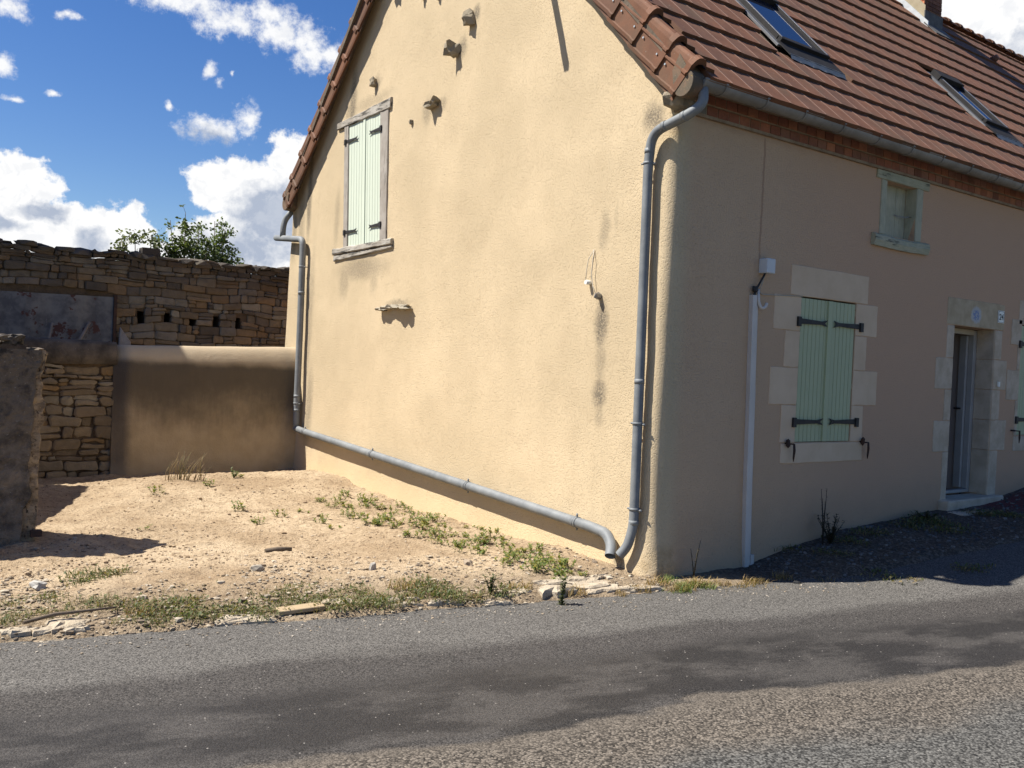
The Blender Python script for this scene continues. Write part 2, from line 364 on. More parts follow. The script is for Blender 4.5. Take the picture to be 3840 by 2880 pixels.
def leaf_mat():
    m, t, b, P = material("leaf")
    at = t.node('ShaderNodeAttribute'); at.attribute_name = 'tone'
    f = t.math('MULTIPLY_ADD', t.noise(P, 25, 2, .5), .6, .7)
    col = t.mix(1.0, at.outputs['Color'], t.comb(f, f, f), 'MULTIPLY')
    finish(t, b, col, .6, None, 0, .3)
    tr = t.node('ShaderNodeBsdfTranslucent'); t.put(tr.inputs[0], t.mix(1.0, col, (1.3, 1.4, .6), 'MULTIPLY'))
    mxx = t.node('ShaderNodeMixShader'); mxx.inputs[0].default_value = .3
    t.l.new(b.outputs[0], mxx.inputs[1]); t.l.new(tr.outputs[0], mxx.inputs[2])
    out = [n for n in t.n if n.type == 'OUTPUT_MATERIAL'][0]; t.l.new(mxx.outputs[0], out.inputs[0]); return m

M = {}
M['stucco'] = stucco_mat(); M['tile'] = tile_mat(); M['lichen'] = lichen_mat(); M['zinc'] = zinc_mat()
M['gutter'] = zinc_mat("weathered_zinc", (0.20, 0.185, 0.165), (0.30, 0.28, 0.25), .55, .2)
M['sand'] = sand_mat(); M['road'] = road_mat(); M['lowwall'] = lowwall_mat(); M['sheet'] = sheet_mat(); M['oldrender'] = oldrender_mat()
M['lintel'] = lintel_mat(); M['leaf'] = leaf_mat()
def brokencore():
    m, t, b, P = material("broken_core")
    n = t.noise(t.vmath('MULTIPLY', P, (1, 1, 1.6)), 9, 7, .7)
    col = t.mix(t.smooth(n, .35, .65), (0.16, 0.115, 0.075), (0.42, 0.32, 0.21))
    col = t.mix(t.smooth(t.noise(P, 17, 4, .6), .58, .64, 0, .8), col, (0.42, 0.30, 0.17))
    col = t.mix(t.smooth(t.noise(P, 24, 4, .6), .60, .64, 0, .85), col, (0.05, 0.038, 0.028))
    finish(t, b, col, .95, t.bump(n, 1.0, .03), 0, .1); return m
M['brokencore'] = brokencore()
M['stone'] = tinted("rubble_stone", 10, .45, .93, 40, .7, .012)
M['topstone'] = tinted("weathered_rubble", 9, .45, .93, 40, .7, .014, dark=(2.45, 3.3, (0.055, 0.046, 0.038)))
M['mortar'] = simple("earth_mortar", (0.085, 0.062, 0.04), (0.14, 0.10, 0.065), 6, .97, .8, 40, .02, 0, .05)
M['darkcap'] = simple("blackened_mortar", (0.055, 0.048, 0.042), (0.15, 0.125, 0.10), 4.5, .95, .8, 45, .012, 0, .1, ((0.35, 0.33, 0.30), 48, .68))
M['freestone'] = simple("dressed_stone", (0.63, 0.465, 0.305), (0.70, 0.53, 0.36), 3.5, .9, .35, 80, .004, 0, .15)
M['freestone_old'] = simple("pitted_dressed_stone", (0.48, 0.375, 0.26), (0.62, 0.50, 0.365), 6, .9, .7, 50, .008, 0, .15)
M['slab'] = simple("limestone", (0.36, 0.295, 0.21), (0.46, 0.39, 0.29), 9, .92, .9, 40, .014, 0, .12, ((0.20, 0.15, 0.10), 22, .60))
M['pebble'] = tinted("pebble", 20, .35, .92, 60, .4, .004)
M['oldwood_y'] = wood_mat("weathered_oak", (0.30, 0.265, 0.215), (0.43, 0.40, 0.345), 'y', 5, 22, ck=.50, bs=1.0)
M['oldwood_z'] = wood_mat("grey_oak_jamb", (0.29, 0.255, 0.215), (0.37, 0.335, 0.29), 'z', 5, 22, ck=.60)
M['greenwood'] = wood_mat("flaking_green_timber", (0.36, 0.355, 0.255), (0.45, 0.43, 0.31), 'z', 6, 24, (0.10, 0.115, 0.10), .60)
M['greenwood_x'] = wood_mat("flaking_green_beam", (0.35, 0.35, 0.245), (0.44, 0.42, 0.30), 'x', 6, 24, (0.05, 0.05, 0.042), .56, 1.0)
M['mint'] = paint_mat("pale_mint_paint", (0.585, 0.635, 0.515), (0.38, 0.40, 0.32), .72)
M['green'] = paint_mat("celadon_paint", (0.44, 0.475, 0.285), (0.32, 0.35, 0.22), .66)
M['iron'] = simple("black_iron", (0.028, 0.026, 0.026), (0.05, 0.045, 0.042), 12, .6, .3, 60, .003, .4, .4)
M['rust'] = simple("rusty_iron", (0.085, 0.045, 0.03), (0.05, 0.035, 0.03), 14, .8, .4, 60, .003, .2, .3)
M['brick'] = tinted("brick", 14, .4, .9, 60, .5, .005)
M['joint'] = simple("lime_mortar", (0.36, 0.28, 0.20), (0.45, 0.36, 0.27), 8, .95, .5, 60, .006, 0, .1)
M['joint_old'] = simple("dirty_lime_mortar", (0.22, 0.155, 0.10), (0.33, 0.25, 0.17), 9, .95, .5, 60, .006, 0, .1)
M['plastic'] = simple("grey_white_plastic", (0.55, 0.50, 0.44), (0.63, 0.575, 0.51), 3, .5, .05, 30, .002, 0, .4, ((0.25, 0.24, 0.23), 18, .72))
M['boxplastic'] = simple("pale_box_plastic", (0.56, 0.57, 0.56), (0.62, 0.63, 0.62), 3, .45, 0, 30, .002, 0, .4)
M['cable'] = simple("black_cable", (0.025, 0.024, 0.024), (0.04, 0.038, 0.036), 20, .6, 0, 10, .001)
M['cream_cable'] = simple("cream_cable", (0.45, 0.40, 0.32), (0.5, 0.45, 0.36), 20, .6, 0, 10, .001)
M['white'] = simple("white_enamel", (0.72, 0.72, 0.66), (0.78, 0.77, 0.72), 10, .35, 0, 10, .001, 0, .5)
M['black'] = simple("black_enamel", (0.02, 0.02, 0.022), (0.03, 0.03, 0.03), 10, .4, 0, 10, .001)
M['alu'] = simple("grey_frame", (0.37, 0.345, 0.31), (0.42, 0.395, 0.36), 6, .5, .05, 20, .001, .1, .4)
M['cream'] = simple("cream_frame", (0.42, 0.36, 0.27), (0.47, 0.41, 0.31), 6, .6, .05, 20, .001)
M['room'] = simple("dim_room_wall", (0.44, 0.36, 0.31), (0.50, 0.41, 0.355), 2, .9, 0, 10, .001)
M['floor'] = simple("terracotta_floor", (0.33, 0.18, 0.09), (0.40, 0.22, 0.11), 5, .5, .1, 10, .002)
M['frame_dark'] = simple("anthracite_frame", (0.016, 0.015, 0.015), (0.026, 0.024, 0.023), 8, .75, .1, 40, .002, 0, .2)
M['frame_grey'] = simple("grey_aluminium", (0.24, 0.24, 0.24), (0.31, 0.31, 0.31), 8, .4, .05, 40, .001, .7, .5)
M['lead'] = simple("lead_flashing", (0.085, 0.085, 0.083), (0.13, 0.13, 0.125), 10, .7, .3, 20, .006, 0, .2)
M['brightzinc'] = simple("bright_zinc", (0.42, 0.45, 0.46), (0.55, 0.58, 0.585), 9, .45, .2, 25, .006, .3, .5)
M['lip'] = simple("dull_zinc_lip", (0.30, 0.29, 0.27), (0.40, 0.385, 0.36), 9, .8, .3, 25, .006, 0, .1)
M['clay'] = simple("pale_render", (0.33, 0.275, 0.18), (0.40, 0.34, 0.23), 6, .95, .5, 40, .006)
M['bark'] = simple("bark", (0.10, 0.08, 0.055), (0.16, 0.13, 0.095), 8, .95, .8, 30, .01)
M['stick'] = wood_mat("dead_stick", (0.22, 0.18, 0.14), (0.30, 0.25, 0.20), 'z', 6, 24)
M['deadwood'] = wood_mat("dry_branch", (0.11, 0.085, 0.06), (0.17, 0.13, 0.095), 'x', 6, 24)
M['barnwall'] = simple("barn_render", (0.34, 0.28, 0.20), (0.42, 0.35, 0.26), 1.2, .95, .5, 30, .01)
M['field'] = simple("far_ground", (0.16, 0.135, 0.075), (0.11, 0.115, 0.05), .2, .98, .4, 3, .05)
def glass():
    m, t, b, P = material("window_glass")
    finish(t, b, (0.012, 0.016, 0.03), 0.03, t.bump(t.noise(P, 1.5, 2, .5), .02, .02), 0.0, 1.0); b.inputs['IOR'].default_value = 1.9; return m
M['glass'] = glass()

# ------------------------------------------------------------------ mesh helpers
random.seed(11)
def rnd(a, b): return random.uniform(a, b)
class MB:
    def __init__(s): s.v = []; s.f = []; s.c = []; s.m = []; s.sm = []
    def add(s, vs, fs, col=None, mi=0, smooth=False):
        o = len(s.v); s.v += [Vector(p) for p in vs]
        for f in fs: s.f.append([i + o for i in f]); s.c.append(col or (1, 1, 1)); s.m.append(mi); s.sm.append(smooth)
        return s
    def hexa(s, p, col=None, mi=0):          # 8 corners: bottom ring 0-3, top ring 4-7
        return s.add(p, [(3, 2, 1, 0), (4, 5, 6, 7), (0, 1, 5, 4), (1, 2, 6, 5), (2, 3, 7, 6), (3, 0, 4, 7)], col, mi)
    def box(s, a, b, col=None, mi=0, j=0.0):
        x0, y0, z0 = a; x1, y1, z1 = b
        p = [(x0, y0, z0), (x1, y0, z0), (x1, y1, z0), (x0, y1, z0), (x0, y0, z1), (x1, y0, z1), (x1, y1, z1), (x0, y1, z1)]
        if j: p = [(q[0] + rnd(-j, j), q[1] + rnd(-j, j), q[2] + rnd(-j, j)) for q in p]
        return s.hexa(p, col, mi)
    def frame_box(s, O, X, Y, Z, a, b, col=None, mi=0):   # box in a local frame
        x0, y0, z0 = a; x1, y1, z1 = b
        L = lambda x, y, z: O + X * x + Y * y + Z * z
        return s.hexa([L(x0, y0, z0), L(x1, y0, z0), L(x1, y1, z0), L(x0, y1, z0), L(x0, y0, z1), L(x1, y0, z1), L(x1, y1, z1), L(x0, y1, z1)], col, mi)
    def prism(s, poly, off, col=None, mi=0):
        n = len(poly); off = Vector(off); a = [Vector(p) for p in poly]; b = [p + off for p in a]
        return s.add(a + b, [tuple(range(n))[::-1], tuple(range(n, 2 * n))] + [(i, (i + 1) % n, n + (i + 1) % n, n + i) for i in range(n)], col, mi)
    def tube(s, path, r, seg=12, col=None, mi=0, caps=True, hollow=False, smooth=True):
        P = [Vector(p) for p in path]; R = r if isinstance(r, (list, tuple)) else [r] * len(P)
        t0 = (P[1] - P[0]).normalized(); ref = Vector((0, 0, 1)) if abs(t0.z) < .9 else Vector((1, 0, 0))
        nx = t0.cross(ref).normalized(); rings = []; o = len(s.v)
        for i, p in enumerate(P):
            if i == 0: t = P[1] - P[0]
            elif i == len(P) - 1: t = P[-1] - P[-2]
            else: t = (P[i + 1] - P[i]).normalized() + (P[i] - P[i - 1]).normalized()
            t.normalize(); nx = (nx - t * nx.dot(t)).normalized(); ny = t.cross(nx)
            for k in range(seg):
                a = 2 * pi * k / seg; s.v.append(p + (nx * cos(a) + ny * sin(a)) * R[i])
        for i in range(len(P) - 1):
            for k in range(seg):
                a = o + i * seg + k; b2 = o + i * seg + (k + 1) % seg
                s.f.append([a, b2, b2 + seg, a + seg]); s.c.append(col or (1, 1, 1)); s.m.append(mi); s.sm.append(smooth)
        if caps:
            for ring, rev in ((0, True), (len(P) - 1, False)):
                f = [o + ring * seg + k for k in range(seg)]
                s.f.append(f[::-1] if rev else f); s.c.append(col or (1, 1, 1)); s.m.append(mi); s.sm.append(False)
        return s
    def rock(s, c, sx, sy, sz, col=None, rough=.18, sub=1, rot=0.0, mi=0):
        bm = bmesh.new(); bmesh.ops.create_icosphere(bm, subdivisions=sub, radius=1)
        vs = []; cr, sr = cos(rot), sin(rot); sd = Vector((rnd(-50, 50), rnd(-50, 50), rnd(-50, 50)))
        for v in bm.verts:
            k = 1 + rough * 2.2 * noise.noise(v.co * 1.6 + sd)
            q = Vector(tuple(math.copysign(abs(w) ** .72, w) for w in v.co)) * k
            x, y, z = q.x * sx, q.y * sy, q.z * sz
            vs.append((c[0] + x * cr - y * sr, c[1] + x * sr + y * cr, c[2] + z))
        fs = [[v.index for v in f.verts] for f in bm.faces]; bm.free()
        return s.add(vs, fs, col, mi)
    def build(s, name, mat, parent=None, bevel=0.0, smooth=None, origin=None, seg=1):
        me = bpy.data.meshes.new(name)
        org = Vector((0, 0, 0))
        q = parent
        if parent is not None: org = world_loc(parent)
        elif origin is not None: org = Vector(origin)
        me.from_pydata([v - org for v in s.v], [], s.f)
        at = me.attributes.new('tone', 'FLOAT_COLOR', 'FACE')
        for i, c in enumerate(s.c): at.data[i].color = (*c[:3], 1)
        for mm in (mat if isinstance(mat, (list, tuple)) else [mat]): me.materials.append(mm)
        for i, pl in enumerate(me.polygons):
            pl.material_index = s.m[i]; pl.use_smooth = s.sm[i] if smooth is None else smooth
        me.validate(); me.update()
        ob = bpy.data.objects.new(name, me); COL.objects.link(ob)
        if parent is not None: ob.parent = parent
        elif origin is not None: ob.location = org
        if bevel:
            bv = ob.modifiers.new('bevel', 'BEVEL'); bv.width = bevel; bv.segments = seg; bv.limit_method = 'ANGLE'; bv.angle_limit = radians(40)
        return ob
def world_loc(o):
    v = Vector((0, 0, 0))
    while o is not None: v += o.location; o = o.parent
    return v
def tag(o, label, cat, group=None):
    o['label'] = label; o['category'] = cat
    if group: o['group'] = group
    return o
def thing(name, label, cat, loc=(0, 0, 0), group=None):
    o = bpy.data.objects.new(name, None); o.empty_display_size = .1; COL.objects.link(o); o.location = loc
    return tag(o, label, cat, group)
def structure(o, kind='structure'): o['kind'] = kind; return o
def lerp(a, b, t): return a + (b - a) * t
def sstep(a, b, x):
    t = max(0.0, min(1.0, (x - a) / (b - a))); return t * t * (3 - 2 * t)
def interp(pts, x):
    if x <= pts[0][0]: return pts[0][1]
    for (a, b), (c, d) in zip(pts, pts[1:]):
        if x <= c: return lerp(b, d, (x - a) / (c - a))
    return pts[-1][1]
def bez(pts, n=8, r=.25):
    """polyline with its corners rounded"""
    P = [Vector(p) for p in pts]; out = [P[0]]
    for i in range(1, len(P) - 1):
        a, b, c = P[i - 1], P[i], P[i + 1]
        k = min(r, (a - b).length * .48, (c - b).length * .48)
        p0 = b + (a - b).normalized() * k; p2 = b + (c - b).normalized() * k
        for j in range(n + 1):
            t = j / n; out.append(p0 * (1 - t) ** 2 + b * 2 * t * (1 - t) + p2 * t * t)
    out.append(P[-1]); return out
def ray(u, v):      # photograph point (0..2212, 0..1659) -> direction
    return RR * ((u / 2.16003 - 512) / 912.87) - UU * ((v / 2.16003 - 384) / 912.87) + FF
def on_ground(u, v, it=6):      # where that line of sight meets the ground
    d = ray(u, v); z = 0.03
    for _ in range(it):
        p = CAM + d * ((z - CAM.z) / d.z); z = height(p.x, p.y)
    return Vector((p.x, p.y, z))

# ------------------------------------------------------------------ ground and road
def road_d(x, y): return .195 * (x + .414) + .981 * (y + .417)
def road_z(x): return .10 * max(0, min(x, 9) - 1.2) * sstep(.6, 2.4, x)
WALLZ = [(0, 0.0), (1.17, .01), (1.79, .11), (2.73, .225), (4.36, .315), (5.7, .38), (8, .70), (14, .80)]
def height(x, y):
    d = road_d(x, y)
    if x > 0 and y < .9:
        wz = interp(WALLZ, x); dw = max(.05, road_d(x, 0))
        if d < 0: d = 0
        z = lerp(road_z(x) + .012, wz, max(0, min(1, d / dw)) ** .8)
        nz = .012
    else:
        z = .03 + .115 * sstep(3.8, 6.0, y) * sstep(-3.4, -1.9, x) - .09 * sstep(6.2, 7.0, y) * sstep(-3.4, -1.9, x)
        z += .03 * sstep(.0, 1.2, d) * sstep(2.2, 1.0, d)
        nz = .026
    v = Vector((x, y, 0))
    n = noise.noise(v * 1.3) * nz * 1.3 + noise.noise(v * 4.1 + Vector((9, 2, 0))) * nz * .8 + noise.noise(v * 11 + Vector((3, 7, 1))) * nz * .45
    n += max(0, noise.noise(v * 19 + Vector((5, 1, 4)))) * nz * .7
    e = d + noise.noise(v * 2.3) * .05 + noise.noise(v * 9) * .03
    if x > 1.05: e += min(.07, (x - 1.05) * .1)
    k = sstep(-.03, .22, e)
    if x > 1.0: z += .030 * sstep(1.0, 2.0, x) * sstep(.3, 0, road_d(x, y))
    return lerp(road_z(x) - .045, z + n * sstep(0, .5, d + .2), k)
xs = []; x = -11.0
while x < 15.0:
    xs.append(x); x += .16 if x < -5.4 else (.034 if x < 1.3 else (.055 if x < 6.6 else .25))
ys = []; y = -3.6
while y < 10.0:
    ys.append(y); y += .15 if y < -2.0 else (.036 if y < 7.3 else .2)
mb = MB(); nx = len(xs)
vs = [(x, y, height(x, y)) for y in ys for x in xs]
fs = [(j * nx + i, j * nx + i + 1, (j + 1) * nx + i + 1, (j + 1) * nx + i) for j in range(len(ys) - 1) for i in range(nx - 1)]
mb.add(vs, fs, smooth=True)
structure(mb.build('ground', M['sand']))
mb = MB()
us = [-40, -20, -12, -8] + [-7 + .5 * i for i in range(34)] + [11, 14, 20, 40]; ds = [-30, -12, -7, -5, -4, -3.4] + [-3 + .2 * i for i in range(17)]
vs = []
for d in ds:
    for u in us:
        xx = -.414 + .981 * u + .195 * d; yy = -.417 - .195 * u + .981 * d
        vs.append((xx, yy, road_z(xx) + .03 * (1 - ((d + 3) / 3) ** 2 if d > -6 else 0) + .004 * noise.noise(Vector((u * .7, d * 2, 0)))))
nu = len(us)
mb.add(vs, [(j * nu + i, j * nu + i + 1, (j + 1) * nu + i + 1, (j + 1) * nu + i) for j in range(len(ds) - 1) for i in range(nu - 1)], smooth=True)
structure(mb.build('road', M['road']))
mb = MB(); mb.add([(-900, -900, -.16), (900, -900, -.16), (900, 900, -.16), (-900, 900, -.16)], [(0, 1, 2, 3)])
structure(mb.build('terrain', M['field']))

# ------------------------------------------------------------------ the house
house = thing('house', 'beige rendered village house with a red tiled roof at the bare yard', 'house')
BAT = .025; YB = 7.84; RIDGE_Y = 3.81; T = 1.053; ROOF0 = 4.05 + T * .22      # front roof plane: z = ROOF0 + T*y
def roof_z(y): return ROOF0 + T * (y if y < RIDGE_Y else 2 * RIDGE_Y - y)
XR = 14.0
def gx(y, z):       # face of the gable wall
    f = .045 * exp(-max(z, 0) / .16) + .05 * exp(-max(z, 0) / .25) * exp(-(y / .6) ** 2)
    return BAT * z - f
# street wall and gable as one skin with a rounded corner
HOLES = [(1.815, 2.685, 1.09, 2.445), (4.55, 5.46, .40, 2.35), (3.10, 3.65, 3.165, 3.71), (6.10, 6.96, 1.12, 2.45)]
cols = []           # (kind, s)
yy = YB
while yy > .14: cols.append(('g', yy)); yy -= .11
RC = .10
for i in range(0, 7): cols.append(('c', i / 6))
fx = sorted(set([RC + .04 + .12 * i for i in range(116)] + [h for H in HOLES for h in H[:2]] + [XR]))
cols += [('f', v) for v in fx if v > RC + .01 and v <= XR]
zr = sorted(set([-.15 + .1 * i for i in range(87)] + [h for H in HOLES for h in H[2:]]))
def skin(c, z):
    k, s = c
    fl = .02 * exp(-max(z, 0) / .2) + .08 * exp(-max(z, 0) / .22)
    if k == 'g':
        p = Vector((gx(s, z), s, z)); n = Vector((-1, 0, 0))
    elif k == 'c':
        a = s * pi / 2; x0 = gx(RC, z)
        n = Vector((-cos(a), -sin(a), 0)); p = Vector((x0 + RC - RC * cos(a), RC - RC * sin(a) - fl * s, z))
    else:
        sx = lerp(gx(RC, z) + RC + (s - RC) * .3, s, sstep(RC, .62, s)) if s < .62 else s
        p = Vector((sx, -.02 * exp(-max(z, 0) / .2) - .08 * exp(-max(z, 0) / .22) * exp(-((s) / .5) ** 2), z)); n = Vector((0, -1, 0))
        for H in HOLES:
            if H[0] - .001 <= s <= H[1] + .001: return Vector((s, 0, z))
    q = p * 1.0
    w = noise.noise(q * 1.1) * .012 + noise.noise(q * 3.3) * .005 + noise.noise(q * 8) * .0022
    if k == 'c' or (k == 'g' and s < 1) or (k == 'f' and s < 1): w += noise.noise(q * 14) * .006 * exp(-max(z, 0) / 1.0)
    if k == 'f' and s > .6: w *= .35
    return p + n * w
mb = MB(); nz_ = len(zr); vs = [skin(c, z) for c in cols for z in zr]; fs = []
for i in range(len(cols) - 1):
    for j in range(nz_ - 1):
        a, b2 = cols[i], cols[i + 1]
        if b2[0] != 'g' and zr[j] > 4.05: continue
        if a[0] == 'f' or b2[0] == 'f':
            mx_ = ((a[1] if a[0] == 'f' else RC) + b2[1]) / 2; mz = (zr[j] + zr[j + 1]) / 2
            if any(H[0] < mx_ < H[1] and H[2] < mz < H[3] for H in HOLES): continue
        fs.append((i * nz_ + j, (i + 1) * nz_ + j, (i + 1) * nz_ + j + 1, i * nz_ + j + 1))
mb.add(vs, fs, smooth=True)
for H in HOLES:     # reveals
    x0, x1, z0, z1 = H; d = .30 if H[2] < .5 else .16
    mb.add([(x0, 0, z0), (x0, d, z0), (x0, d, z1), (x0, 0, z1)], [(0, 1, 2, 3)]); mb.add([(x1, 0, z0), (x1, d, z0), (x1, d, z1), (x1, 0, z1)], [(3, 2, 1, 0)])
    mb.add([(x0, 0, z1), (x1, 0, z1), (x1, d, z1), (x0, d, z1)], [(3, 2, 1, 0)]); mb.add([(x0, 0, z0), (x1, 0, z0), (x1, d, z0), (x0, d, z0)], [(0, 1, 2, 3)])
# back and far end so that the shell is closed
mb.add([(.1, YB, -.1), (XR, YB, -.1), (XR, YB, 4.0), (.1, YB, 4.0)], [(3, 2, 1, 0)])
mb.add([(XR, 0, -.1), (XR, YB, -.1), (XR, YB, 4.0), (XR, RIDGE_Y, 8.2), (XR, 0, 4.0)], [(0, 1, 2, 3, 4)])
wall = mb.build('wall', M['stucco'], house)
bm = bmesh.new(); bm.from_mesh(wall.data); bmesh.ops.remove_doubles(bm, verts=bm.verts, dist=1e-5)
for sgn in (1, -1):
    no = Vector((0, -T, 1)) if sgn > 0 else Vector((0, T, 1))
    co = Vector((0, 0, ROOF0 - .10)) if sgn > 0 else Vector((0, 2 * RIDGE_Y, ROOF0 - .10))
    bmesh.ops.bisect_plane(bm, geom=bm.verts[:] + bm.edges[:] + bm.faces[:], plane_co=co, plane_no=no, clear_outer=True)
bm.to_mesh(wall.data); bm.free()

# interior glimpsed through the open door
mb = MB(); mb.box((4.2, .30, .40), (5.42, 4.0, .455)); mb.build('room_floor', M['floor'], house)
mb = MB(); mb.box((5.392, .262, .455), (5.45, 4.0, 2.5)); mb.build('hall_wall', M['room'], house)
mb = MB(); mb.box((4.1, 4.0, .455), (5.45, 4.1, 2.5)); mb.build('hall_end_wall', M['room'], house)
mb = MB(); mb.box((4.1, .30, .455), (4.2, 4.0, 2.5)); mb.build('hall_side_wall', M['room'], house)
mb = MB(); mb.box((4.1, .30, 2.501), (5.5, 4.1, 2.6)); mb.build('hall_ceiling', M['room'], house)

# --- roof: interlocking tiles in courses
YC = [-.19, -.05, .215, .48, .755, 1.05, 1.345, 1.60, 1.945, 2.25, 2.60, 2.94, 3.30, 3.62]
YC = [-.30, -.045, .215, .48, .755, 1.05, 1.345, 1.60, 1.93, 2.24, 2.59, 2.93, 3.28, 3.60]
SL = Vector((0, 1, T)).normalized(); NR = Vector((0, -T, 1)).normalized(); XA = Vector((1, 0, 0))
SLB = Vector((0, -1, T)).normalized(); NRB = Vector((0, T, 1)).normalized()
def rp(x, y, h): return Vector((x, y, ROOF0 + T * y)) + NR * h
def rpb(x, y, h): return Vector((x, 2 * RIDGE_Y - y, ROOF0 + T * y)) + NRB * h
SKY = [(2.08, 2.98, .50, 1.50), (6.12, 6.80, .47, 1.40)]
CH = (9.08, 9.60, 3.20, 4.15)
def tone_tile():
    b = random.choice([(.150, .066, .034), (.142, .063, .033), (.132, .061, .034), (.155, .068, .035), (.126, .061, .035)]); k = rnd(.93, 1.07)
    return tuple(c * k for c in b)
rm = MB(); TW = .2475
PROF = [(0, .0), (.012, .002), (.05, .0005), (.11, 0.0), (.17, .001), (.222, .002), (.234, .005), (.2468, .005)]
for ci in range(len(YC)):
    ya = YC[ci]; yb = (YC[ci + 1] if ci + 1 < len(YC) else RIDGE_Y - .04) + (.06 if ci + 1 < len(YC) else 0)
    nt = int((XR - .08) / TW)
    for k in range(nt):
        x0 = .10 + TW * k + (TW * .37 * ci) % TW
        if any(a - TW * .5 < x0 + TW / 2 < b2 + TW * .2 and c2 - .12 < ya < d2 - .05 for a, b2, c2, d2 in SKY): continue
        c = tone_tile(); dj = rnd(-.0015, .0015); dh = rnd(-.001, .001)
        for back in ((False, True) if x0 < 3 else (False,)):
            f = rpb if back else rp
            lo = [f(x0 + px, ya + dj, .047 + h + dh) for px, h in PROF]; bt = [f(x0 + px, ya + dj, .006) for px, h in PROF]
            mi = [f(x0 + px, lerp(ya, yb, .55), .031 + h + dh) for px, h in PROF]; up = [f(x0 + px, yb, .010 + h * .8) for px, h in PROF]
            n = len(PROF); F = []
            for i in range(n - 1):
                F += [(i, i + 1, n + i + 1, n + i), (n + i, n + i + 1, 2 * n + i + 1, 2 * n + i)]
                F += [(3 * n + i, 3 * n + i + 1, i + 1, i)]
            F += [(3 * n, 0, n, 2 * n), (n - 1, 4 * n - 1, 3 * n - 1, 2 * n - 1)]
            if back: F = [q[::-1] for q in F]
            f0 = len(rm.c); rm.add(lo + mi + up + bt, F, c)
            for q in (3 * (n - 2), 3 * (n - 2) + 1): rm.c[f0 + q] = (.36, .23, .17)      # paler strip along the edge of the interlock
for x0 in [3.0]:     # rear slope beyond what can be seen: plain covered courses
    for ci in range(len(YC)):
        ya = YC[ci]; yb = (YC[ci + 1] if ci + 1 < len(YC) else RIDGE_Y)
        rm.add([rpb(3.1, ya, .045), rpb(XR, ya, .045), rpb(XR, yb, .012), rpb(3.1, yb, .012)], [(3, 2, 1, 0)], tone_tile())
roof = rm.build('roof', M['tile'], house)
# boarding under the tiles, closes the eaves
mb = MB()
for f in (rp, rpb):
    p = [f(-.04, -.22, -.02), f(XR, -.22, -.02), f(XR, RIDGE_Y, -.02), f(-.04, RIDGE_Y, -.02)]
    q = [f(-.04, -.16, -.075), f(XR, -.16, -.075), f(XR, RIDGE_Y, -.075), f(-.04, RIDGE_Y, -.075)]
    mb.hexa(q + p)
mb.build('roof_boarding', M['deadwood'], roof)
# ridge tiles
for k in range(36):
    x0 = .0 + .40 * k
    if x0 > CH[0] - .5 and x0 < CH[1]: continue
    mb = MB(); c = tone_tile(); zz0 = roof_z(RIDGE_Y) - .02
    ring = lambda x, r: [(x, RIDGE_Y + r * sin(a), zz0 + r * .95 * cos(a)) for a in [(-1.35 + 2.7 * i / 10) for i in range(11)]]
    for xa, xb, ra, rb in ((x0, x0 + .36, .118, .105), (x0 + .33, x0 + .43, .138, .138)):
        A, B2 = ring(xa, ra), ring(xb, rb); mb.add(A + B2, [(i, i + 1, 12 + i, 11 + i) for i in range(10)], c, smooth=True)
        A2 = ring(xa, ra - .016); B3 = ring(xb, rb - .016)
        mb.add(A + A2, [(11 + i, 12 + i, i + 1, i) for i in range(10)], c); mb.add(B2 + B3, [(i, i + 1, 12 + i, 11 + i) for i in range(10)], c)
    mb.build('ridge_tile', M['tile'], roof)
# verge tiles down both slopes of the gable
VP = [(.02, -.275), (-.005, -.275), (-.012, -.245), (-.002, -.235), (-.002, -.10), (-.018, -.085), (-.018, -.070), (-.004, -.060), (-.008, .0), (-.004, .032), (.014, .052), (.045, .060), (.09, .05), (.12, .026), (.22, .02)]
VX = -.115
def verge_x(y): return BAT * (roof_z(y) - .3) * .8 + VX
for side in (0, 1):
    f = rp if side == 0 else rpb
    yl = [-.235] + [-.30 + .287 * i for i in range(1, 15)]
    for i, ya in enumerate(yl[:-1]):
        yb = min(yl[i + 1] + .035, RIDGE_Y); mb = MB(); c = tone_tile(); c = tuple(v * 1.12 for v in c)
        stat = [(ya, .050, .018), (ya + .040, .045, .018), (ya + .052, .042, 0.0), (lerp(ya, yb, .6), .020, 0), (yb, .004, 0)]
        n = len(VP); V = []
        for (yq, lift, swell) in stat:
            for (px, h) in VP:
                o = swell if px < .1 else 0
                V.append(f(verge_x(yq) + px - o * (1 if h < .03 else .2), yq, h + lift * (1 if h > -.3 else .3) + (o if h > .03 else 0)))
        F = []
        for a in range(len(stat) - 1):
            for b2 in range(n - 1):
                q = (a * n + b2, a * n + b2 + 1, (a + 1) * n + b2 + 1, (a + 1) * n + b2); F.append(q[::-1] if side else q)
        mb.add(V, F, c)
        # thickness at the lower lap
        L = [f(verge_x(ya) + px + .022, ya, h + .050 - .030) for px, h in VP]
        q = [V[k] for k in range(n)]
        mb.add(q + L, [(k, n + k, n + k + 1, k + 1) for k in range(n - 1)], tuple(v * .8 for v in c))
        # inner skin
        I = [[f(verge_x(yq) + .012, yq, h) for h in (-.27, .03)] for yq in (ya, yb)]
        mb.add(I[0] + I[1], [(0, 1, 3, 2)], c)
        vt = mb.build('verge_tile', M['tile'], roof)
        if side == 0 and i < 9:
            for t in (.22, .74):
                sb = MB(); p = f(verge_x(ya) - .003, lerp(ya, yb, t), -.135 + .02); sb.tube([p, p + Vector((-.006, 0, 0))], .0085, 10); sb.build('screw', M['brightzinc'], roof)
